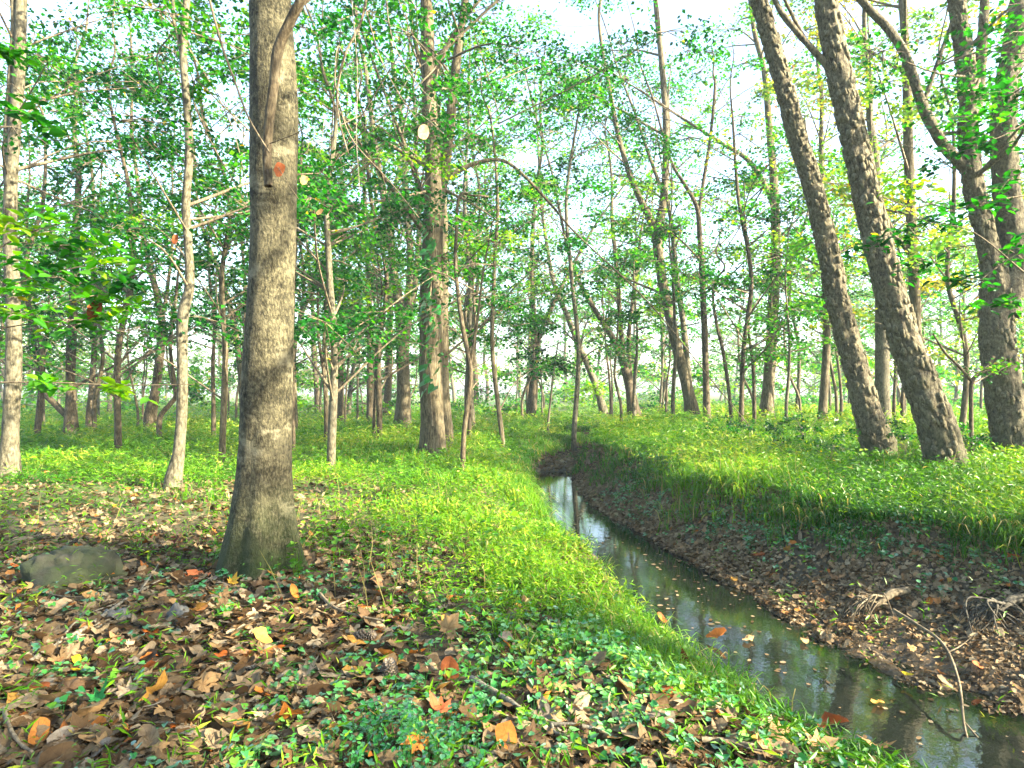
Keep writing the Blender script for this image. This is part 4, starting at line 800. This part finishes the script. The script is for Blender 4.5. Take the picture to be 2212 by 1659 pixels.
LMK = [(556, 1220, 'the grey trunk'), (132, 1230, 'the mossy boulder'), (375, 1330, 'the pointed stone'), (200, 1370, 'the long pale branch'), (428, 1258, 'the coral leaf by the trunk'), (165, 1460, 'the two yellow leaves'), (328, 1524, 'the golden-brown leaf'), (186, 1572, 'the largest tan leaf'), (622, 1580, 'the crumpled orange leaf'), (840, 1470, 'the largest pine cone'), (785, 1392, 'the sideways pine cone'), (955, 1568, 'the flat coral leaf'), (1045, 1588, 'the green heart-like leaf'), (1120, 1550, 'the long grey stick'), (968, 1382, 'the curled tan leaf'), (1092, 1628, 'the glossy orange leaf'), (1785, 1588, 'the large rusty leaf'), (1690, 1632, 'the two big tan leaves'), (1480, 1452, 'the rust-brown leaf'), (2165, 1345, 'the pale root tangle'), (1905, 1325, 'the dark roots'), (2060, 1440, 'the drooping branch'), (520, 1385, 'the ribbed tan leaf'), (1252, 1550, 'the pale oval leaf'), (30, 1610, 'the corner twig'), (1232, 1602, 'the golden leaf on the stick')]
def near_what(px, py):
    l = min(LMK, key=lambda q: (q[0] - px) ** 2 + (1.6 * (q[1] - py)) ** 2); dx, dy = px - l[0], 1.6 * (py - l[1]); far = '' if math.hypot(dx, dy) > 90 else 'close '
    a = math.degrees(math.atan2(dy, dx)) % 360; w_ = ['right of', 'below right of', 'below', 'below left of', 'left of', 'above left of', 'above', 'above right of'][int((a + 22.5) // 45) % 8]
    return f'{far}{w_} {l[2]}'
g = np.random.default_rng(64); cnt2 = 0
while cnt2 < 255:
    if cnt2 < 185: px, py = g.uniform(0, 1250), 1250 + 400 * g.random() ** .8; 
    elif cnt2 < 215: px, py = g.uniform(1150, 1950), g.uniform(1480, 1650)
    else: px, py = g.uniform(1550, 2205), g.uniform(1180, 1500)
    p = GP(px, py)
    if p[2] < WZ + .02: continue
    xl = np.interp(p[1], LIP[:, 0], LIP[:, 1])
    c = g.choice(['brown', 'tan', 'pale', 'grey', 'gold', 'orange', 'rust'], p=[.27, .27, .14, .14, .08, .06, .04]); shp = g.choice(['lobed', 'oval', 'round'], p=[.5, .3, .2]); 
    if p[0] > xl: where = 'on the muddy right bank'; sz = g.uniform(14, 30)
    elif py > 1500: where = 'in the litter along the bottom of the picture'; sz = g.uniform(40, 85)
    elif px < 480: where = 'in the litter left of the grey trunk'; sz = g.uniform(30, 60)
    else: where = 'in the litter below and right of the grey trunk'; sz = g.uniform(30, 60)
    word = {'brown': 'dark brown', 'tan': 'tan', 'pale': 'pale straw-coloured', 'grey': 'greyish', 'gold': 'golden', 'orange': 'orange', 'rust': 'rusty'}[c]
    fallen(px, py, sz, c, shp, lift=.045, label=f'{word} {shp} dry leaf {near_what(px, py)}', tilt=(g.normal(.15, .3), g.normal(0, .3)), group='dry leaves lying in the litter'); cnt2 += 1

# ------------------------------------------------------------------ sticks, cones, stones, roots
def stick(name, label, pts, wpx, matn='twig_pale', cat='stick', lift=.055, forks=(), follow=True, group=None):
    def cv(ps): return np.array([(GP(q[0], q[1]) + [0, 0, lift + (q[2] if len(q) > 2 else 0)]) for q in ps])
    p = cv(pts); base = p[0].copy(); wm = wpx * p[:, 1].mean() / FPX / 2
    sp = spline(p, 30); root = empty(name, base, label, cat, group); rr = np.linspace(wm, wm * .55, 30) * (1 + .1 * np.sin(np.arange(30) * 1.3)); v, f, _ = tube(sp - base, rr, 9); mk('stem', v, f, M[matn], root)
    for fk in forks:
        q = cv(fk); v, f, _ = tube(spline(q, 14) - base, np.linspace(wm * .6, wm * .25, 14), 7); mk('side_twig', v, f, M[matn], root)
    return root
stick('fallen_stick', 'long bare grey stick slanting through the centre foreground litter', [(1018, 1490), (1060, 1518), (1105, 1545), (1150, 1578), (1190, 1594), (1240, 1596), (1300, 1608)], 15, forks=[[(1190, 1594), (1200, 1612), (1230, 1622)]])
stick('fallen_branch', 'long pale branch on the ground from the left edge towards the grey trunk', [(62, 1448), (130, 1405), (190, 1370), (250, 1325), (300, 1292), (360, 1262), (440, 1240)], 9, lift=.04, forks=[[(190, 1372), (240, 1350), (300, 1310)], [(300, 1294), (330, 1250), (345, 1225)], [(120, 1412), (180, 1345), (250, 1318)]])
stick('fallen_stick', 'curved brown stick at the bottom right corner of the leafy bank', [(1515, 1628), (1570, 1632), (1630, 1642), (1700, 1652)], 13, 'twig', forks=[[(1570, 1632), (1620, 1650), (1660, 1656)]])
stick('fallen_stick', 'dark twig slanting at the bottom left corner', [(8, 1560), (20, 1600), (45, 1640), (70, 1656)], 11, 'twig')
stick('fallen_stick', 'thin brittle twig right of the grey trunk foot', [(690, 1300), (720, 1330), (770, 1350), (830, 1362)], 8, 'twig', forks=[[(720, 1330), (760, 1328), (790, 1335)]])
gt = np.random.default_rng(65)
for i in range(22):
    px, py = gt.uniform(20, 1150), gt.uniform(1290, 1640); a = gt.uniform(-.6, .6) + (math.pi if gt.random() < .5 else 0); L = gt.uniform(50, 150)
    stick('dry_twig', f'thin {["pale", "dark"][i % 2]} dry twig starting {near_what(px, py)}', [(px, py), (px + math.cos(a) * L * .5, py + math.sin(a) * L * .3 + gt.uniform(-8, 8)), (px + math.cos(a) * L, py + math.sin(a) * L * .5)], gt.uniform(2.5, 5), ['twig_pale', 'twig'][i % 2], 'twig', group='dry twigs in the litter', lift=.035)

def cone(label, px, py, lpx, yaw, tilt):
    p = GP(px, py); L = lpx * p[1] / FPX; root = empty('pine_cone', p + [0, 0, L * .28], label, 'pine cone'); root.rotation_euler = (tilt, 0, yaw)
    zz = np.linspace(-.5, .5, 12) * L; rp = L * .2 * np.sin(np.linspace(.35, 3.0, 12)) ** .7; v, f, _ = tube(np.stack([zz * 0, zz * 0, zz], 1), rp * .75, 10); mk('core', v, f, M['twig'], root)
    mb = MB(); n = 95
    for i in range(n):
        t = i / n; a = i * 2.39996; z = (-.48 + .96 * t) * L; r_ = L * .20 * math.sin(.35 + 2.65 * t) ** .7; s = L * .13 * (1.05 - .5 * abs(t - .35)); er = np.array([math.cos(a), math.sin(a), 0]); et = np.array([-math.sin(a), math.cos(a), 0]); up = np.array([0, 0, 1.])
        c = er * r_ * .7 + up * z; o = er * (s * 1.15) + up * s * .55
        q = np.array([c - et * s * .25, c + et * s * .25, c + o + et * s * .5 - up * s * .1, c + o * 1.12 + up * s * .1, c + o - et * s * .5 - up * s * .1]); q2 = q - up * s * .18
        mb.add(np.vstack([q, q2]), [np.array([[0, 1, 2, 3, 4], [9, 8, 7, 6, 5]]), np.array([[j, (j + 1) % 5, 5 + (j + 1) % 5, 5 + j] for j in range(5)])])
    o = mb.build('scales', M['cone'], root, smooth=False); o['kind'] = 'stuff'
cone('dark open pine cone lying upright in the litter, largest of the cones', 840, 1470, 66, .3, .5)
cone('pine cone lying sideways, just above and left of the largest cone', 785, 1392, 56, 1.2, 1.2)
cone('pine cone lying half buried beside the green heart-like leaf', 868, 1558, 44, -.4, .8)
cone('grey pine cone at the bottom edge of the picture', 1010, 1646, 60, 1.0, 1.3)

def boulder(name, label, px, py, wpx, hpx, mt, seed, cat='stone'):
    p = GP(px, py); sx_ = wpx * p[1] / FPX / 2; sz = hpx * p[1] / FPX; nu, nv = 64, 34
    u, v_ = np.meshgrid(np.linspace(0, 2 * np.pi, nu, endpoint=False), np.linspace(-.35, 1, nv)); ph = v_ * np.pi / 2
    q = np.stack([np.cos(u) * np.cos(ph), np.sin(u) * np.cos(ph), np.sin(ph)], -1).reshape(-1, 3); k = .55 + .7 * vnoise(q * 1.9 + seed) + .3 * np.abs(vnoise(q * 4 + seed) - .5) + .16 * vnoise(q * 9 + seed) + .08 * vnoise(q * 22 + seed); q = q * k[:, None] * [sx_, sx_ * .75, sz * .95]
    idx = np.arange(nu * nv).reshape(nv, nu); f = np.stack([idx[:-1], np.roll(idx[:-1], -1, 1), np.roll(idx[1:], -1, 1), idx[1:]], -1).reshape(-1, 4)
    o = mk(name, q, f, M[mt], None, loc=p + [0, sx_ * .4, -.02]); return tag(o, label, cat)
boulder('mossy_boulder', 'low mossy boulder in the litter at the left', 132, 1268, 195, 80, 'rock', 3)
boulder('stone', 'small pointed grey stone in front of the grey trunk', 375, 1345, 60, 36, 'stone', 9)
boulder('stone', 'flat grey stone under the long pale branch', 240, 1345, 66, 28, 'stone', 15)
boulder('stone', 'dark flat stone near the largest tan leaf', 190, 1590, 80, 30, 'stone', 21)

def roots(name, label, px, py, n, spread, matn, seed):
    g = np.random.default_rng(seed); p = GP(px, py); root = empty(name, p, label, 'roots')
    for i in range(n):
        a = g.uniform(2.2, 5.2); L = spread * g.uniform(.6, 1.2); e = np.array([math.cos(a) * L, math.sin(a) * L * .5, 0]); e[2] = H(p[0] + e[0], p[1] + e[1]) - p[2] + .0
        st = np.array([g.normal(0, .04), g.normal(.04, .03), g.uniform(.05, .14)]); md = (st + e) * .5 + [g.normal(0, .06), g.normal(0, .05), g.uniform(.04, .14)]
        v, f, _ = tube(spline(np.stack([st, md, e]), 14), np.linspace(.010, .0025, 14) * g.uniform(.4, 1.3), 6); mk('root', v, f, M[matn], root)
    v, f, _ = tube(np.array([[.28, .10, .16], [.12, .06, .15], [0, .02, .10], [-.1, 0, .02]]), [.03, .035, .03, .012], 10); mk('root_stock', v, f, M[matn], root)
roots('root_tangle', 'pale weathered root tangle on the mud at the right edge', 2165, 1345, 22, .34, 'root', 4)
roots('root_tangle', 'dark exposed roots over a hollow in the muddy bank', 1905, 1325, 16, .34, 'twig', 8)
pp = [P(1930, 1318, 5.0), P(1975, 1346, 4.7), P(2038, 1393, 4.3), P(2071, 1472, 4.0), P(2084, 1573, 3.75), P(2100, 1625, 3.6)]
root = empty('drooping_branch', pp[0], 'thin bare branch bending from the mud bank down into the water', 'branch'); v, f, _ = tube(spline(np.array(pp), 30) - pp[0], np.linspace(.006, .014, 30)[::-1], 7); mk('stem', v, f, M['twig'], root)
for q in ([P(2046, 1410, 4.25), P(2075, 1395, 4.3), P(2105, 1370, 4.4)], [P(2084, 1560, 3.78), P(2110, 1590, 3.7), P(2150, 1630, 3.6)]):
    v, f, _ = tube(spline(np.array(q), 10) - pp[0], np.linspace(.006, .002, 10), 5); mk('side_twig', v, f, M['twig'], root)

# ------------------------------------------------------------------ things hanging on and around the grey trunk
def tubeP(name, pts, rads, parent, base, matn, n=30, seg=8):
    v, f, _ = tube(spline(np.array([P(*q) for q in pts]), n) - base, np.interp(np.linspace(0, 1, n), np.linspace(0, 1, len(rads)), rads), seg); return mk(name, v, f, M[matn], parent)
b0 = P(580, 402, 4.82); root = empty('broken_branch', b0, 'dark broken branch hanging down the front of the thick grey trunk', 'branch')
tubeP('stem', [(580, 402, 4.82), (577, 340, 4.84), (583, 250, 4.86), (592, 180, 4.86), (600, 110, 4.84), (625, 50, 4.8), (650, 0, 4.75), (690, -110, 4.7)], [.030, .032, .034, .036, .038, .036, .034, .03], root, b0, 'bark_dark', 60, 16)
tubeP('side_twig', [(583, 330, 4.82), (560, 295, 4.8), (535, 250, 4.75), (505, 170, 4.7), (480, 100, 4.65), (450, -10, 4.6)], [.006, .008, .009], root, b0, 'twig')
tubeP('side_twig', [(583, 310, 4.81), (610, 300, 4.75), (650, 282, 4.7), (668, 255, 4.65)], [.004, .002], root, b0, 'twig')
tubeP('side_twig', [(600, 360, 4.78), (618, 390, 4.75), (645, 430, 4.72)], [.003, .002], root, b0, 'twig')
def hang(px, py, d, size, c, shape, label, rot):
    o = fallen(px, py, size, c, shape, label, name='hanging_leaf', pos=P(px, py, d), lift=0); o.rotation_euler = rot; return o
hang(604, 364, 4.78, 40, 'rust', 'oval', 'rust-red leaf caught between the broken branch and grey trunk', (1.2, .4, .6))
hang(915, 285, 6.2, 33, 'pale', 'round', 'pale round leaf dangling in front of the vine-clad trunk', (1.5, .1, .2))
hang(657, 388, 5.4, 22, 'peach', 'round', 'small peach leaf dangling right of the grey trunk', (1.4, .3, .5))
hang(205, 668, 5.0, 50, 'rust', 'oval', 'rust-brown leaf hanging among the green sprays at left', (1.5, .2, .3))
hang(690, 458, 5.4, 18, 'tan', 'oval', 'small tan leaf dangling lowest right of the grey trunk', (1.3, .8, .3))
hang(378, 516, 7., 22, 'rust', 'oval', 'small dark red leaf hanging left of the kinked sapling', (1.5, .2, .3))
b0 = P(800, -60, 6.4); root = empty('hanging_vine', b0, 'tangle of thin bare vines hanging between the two big left trunks', 'vine')
for q, rr in [([(800, -60, 6.4), (782, 40, 6.4), (745, 120, 6.3), (728, 200, 6.3), (735, 270, 6.2), (752, 330, 6.2)], [.016, .013, .012, .006]), ([(745, 120, 6.3), (730, 100, 6.3), (724, 180, 6.2), (735, 210, 6.2)], [.008, .005]), ([(728, 210, 6.3), (760, 300, 6.2), (840, 390, 6.2), (905, 470, 6.1)], [.007, .004]), ([(790, 20, 6.4), (820, 120, 6.3), (860, 200, 6.2), (905, 265, 6.2)], [.006, .003]), ([(860, 205, 6.2), (900, 150, 6.2), (965, 110, 6.2)], [.003, .002]), ([(760, 0, 6.3), (772, 160, 6.2), (770, 300, 6.1), (778, 420, 6.1)], [.005, .003]), ([(870, 230, 6.2), (912, 250, 6.2), (960, 290, 6.2)], [.003, .002]), ([(830, -40, 6.3), (850, 90, 6.2), (905, 185, 6.2), (955, 235, 6.2)], [.005, .003]), ([(700, 260, 6.1), (690, 330, 6.1), (672, 300, 6.1), (660, 350, 6.1)], [.003, .0015])]:
    tubeP('vine_stem', q, rr, root, b0, 'twig_pale' if rr[0] < .006 else 'twig')
# vine climbing the brown trunk
b0 = P(936, 900, 13.2); root = empty('climbing_vine', b0, 'leafy vine climbing the front of the tall brown trunk', 'vine'); tubeP('vine_stem', [(934, 920, 13.28), (928, 820, 13.26), (926, 700, 13.25), (932, 600, 13.25), (936, 480, 13.27)], [.02, .015, .01], root, b0, 'twig')
gv = np.random.default_rng(8)
lv, lf, _k = leaf_diamonds(np.zeros((1, 3)), np.array([[0, 0, 1.]]), np.zeros(1), [1.], [.95], .15, 'heart'); vine_me = mk('leaf', lv, lf, M['plant'], None, {'v': np.full(len(lv), .3)}, smooth=False, mesh_only=True)
for i in range(46):
    t = i / 46; py = 850 - 370 * t; px = 930 + gv.normal(2, 10); o = link('leaf', vine_me, root, P(px, py, 13.2 - gv.uniform(.02, .1)) - b0); s = gv.uniform(.14, .26); o.scale = (s, s, s); o.rotation_euler = (gv.uniform(.4, 1.1), gv.uniform(.2, .8), -1.57 + gv.normal(0, .7))

# near leafy branches reaching in from both edges
def edge_tree(label, base, pts, sprays, n, lsize, tone, lm, shape, twig, d0):
    b = np.array([*base, H(*base)]); root = empty('leafy_sapling', b, label, 'tree'); path = np.array([[b[0], b[1], b[2] - .1], [b[0] + .05, b[1], 1.2], [b[0] - .05, b[1], 2.6], [b[0], b[1] + .1, 4.6]]); v, f, _ = tube(spline(path, 30) - b, np.linspace(.05, .015, 30), 10); mk('trunk', v, f, M['bark_dark'], root); g = np.random.default_rng(17)
    mb = MB(); allc = []; allr = []
    for q in pts:
        tgt = np.array([P(*k) for k in q]); st = np.array([b[0], b[1], np.clip(tgt[0][2] - .15, .6, 4.2)]); v, f, _ = tube(spline(np.vstack([st, tgt]), 24) - b, np.linspace(.012, .003, 24), 6); mk('branch', v, f, M['twig'], root)
    for (px, py, d, r) in sprays: allc.append(P(px, py, d) - b); allr.append(r)
    foliage(mb, allc, allr, n, lsize, g, tone, tilt=.45, shape=shape, twig_r=.0022, aspect=.62); mb.build('leaves', [M[lm], M['twig']], root, smooth=False)
edge_tree('leafy sapling reaching in from the left edge with broad leaves toned sunlit yellow-green', (-4.9, 4.9), [[(-60, 640, 4.9), (80, 600, 4.9), (180, 575, 4.9), (270, 570, 4.9)], [(-60, 720, 4.8), (60, 700, 4.8), (150, 690, 4.8)], [(-60, 830, 4.7), (100, 826, 4.7), (260, 832, 4.7), (420, 830, 4.8)], [(-60, 240, 4.5), (20, 180, 4.5), (60, 220, 4.5)], [(-60, 560, 4.8), (70, 500, 4.8), (150, 480, 4.8)]],
   [(60, 560, 4.8, .30), (130, 600, 4.9, .32), (190, 640, 4.9, .30), (240, 575, 4.9, .28), (60, 680, 4.8, .3), (130, 530, 4.8, .26), (290, 610, 4.9, .2), (15, 200, 4.5, .22), (60, 250, 4.5, .2), (110, 830, 4.7, .14), (270, 838, 4.7, .14), (10, 110, 4.4, .16), (20, 480, 4.7, .3), (210, 520, 4.9, .3), (40, 620, 4.8, .3), (270, 660, 5.0, .3), (90, 470, 4.8, .28), (160, 690, 4.9, .28)], 46, .095, (.66, .2), 'leaf', 'oval', 0, 4.9)  # leaf tone raised so these sprays look lit
edge_tree('dark leafy sapling reaching in from the right edge before the stout trunk', (5.5, 6.0), [[(2260, 420, 6.1), (2120, 440, 6.1), (2000, 470, 6.2), (1900, 500, 6.3)], [(2260, 620, 6.), (2100, 500, 6.), (2010, 480, 6.)], [(2260, 250, 6.2), (2150, 300, 6.2), (2020, 330, 6.3)], [(2260, 520, 6.), (2150, 580, 6.), (2080, 640, 6.)]],
   [(2150, 300, 6.2, .4), (2050, 340, 6.3, .4), (1960, 400, 6.3, .38), (2120, 440, 6.1, .42), (2010, 480, 6.1, .42), (1910, 510, 6.3, .36), (2180, 540, 6., .4), (2090, 600, 6., .35), (2190, 380, 6., .4), (1980, 560, 6.2, .36), (2150, 660, 6., .3), (2190, 200, 6.2, .35), (2100, 250, 6.2, .36)], 60, .085, (.22, .2), 'leaf', 'oval', 0, 6)

# small shrubs on the right bank and the thin sapling at the bend
gs = np.random.default_rng(66)
for (px, py, d, h_, w_) in [(1690, 935, 11.5, .55, 'left of the slimmer leaning trunk, nearest it'), (1620, 925, 12.5, .5, 'below the upright rough trunk'), (1790, 955, 10.2, .5, 'at the left foot of the slimmer leaning trunk'), (1955, 945, 10.2, .6, 'between the feet of the leaning pair'), (2095, 950, 9.6, .55, 'beside the bent sapling with a crook'), (1560, 915, 14, .5, 'below the slender dark trunk'), (1740, 920, 13, .6, 'farthest back, left of the slimmer leaning trunk')]:
    x = (px - CX) * d / FPX; b = np.array([x, d, H(x, d)]); root = empty('low_shrub', b, 'low dark twiggy shrub ' + w_, 'shrub', 'low shrubs on the right bank'); cs = []; mb = MB()
    for i in range(9):
        e = np.array([gs.normal(0, .25), gs.normal(0, .22), h_ * gs.uniform(.5, 1.15)]); v, f, _ = tube(spline(np.stack([[0, 0, -.03], e * [.3, .3, .55], e]), 8), np.linspace(.006, .002, 8), 4); mk('stem', v, f, M['twig'], root); cs.append(e)
    foliage(mb, cs, [.16] * 9, 40, .045, gs, (.15, .2), tilt=.8, twig_r=.0018); mb.build('leaves', [M['leaf'], M['twig']], root, smooth=False)
tree('sapling', 'very thin sapling leaning right over the creek bend', 21, [(1184, 915, 5), (1190, 860, 4.5), (1196, 800, 4), (1206, 740, 3)], 'pale', None, 3, 1.6, 2.6, .4, .4, 50, .07, seg=6, flare=0, nbranch=1)

# ------------------------------------------------------------------ haze between the trees
xx = (-160, 160); yy = (-62, 262); zz = (-2.5, 30)
hv = np.array([(a, b, c) for c in zz for b in yy for a in xx], float); hf = np.array([[0, 2, 3, 1], [4, 5, 7, 6], [0, 1, 5, 4], [2, 6, 7, 3], [0, 4, 6, 2], [1, 3, 7, 5]])
m, n, out = mat('haze'); vol = N(n, 'ShaderNodeVolumePrincipled'); vol.inputs['Color'].default_value = (.70, .88, 1, 1); vol.inputs['Density'].default_value = .0010; n.links.new(vol.outputs[0], out.inputs['Volume'])
tag(mk('haze', hv, hf, m, smooth=False), 'pale morning haze filling the air of the wood', 'haze', kind='stuff')
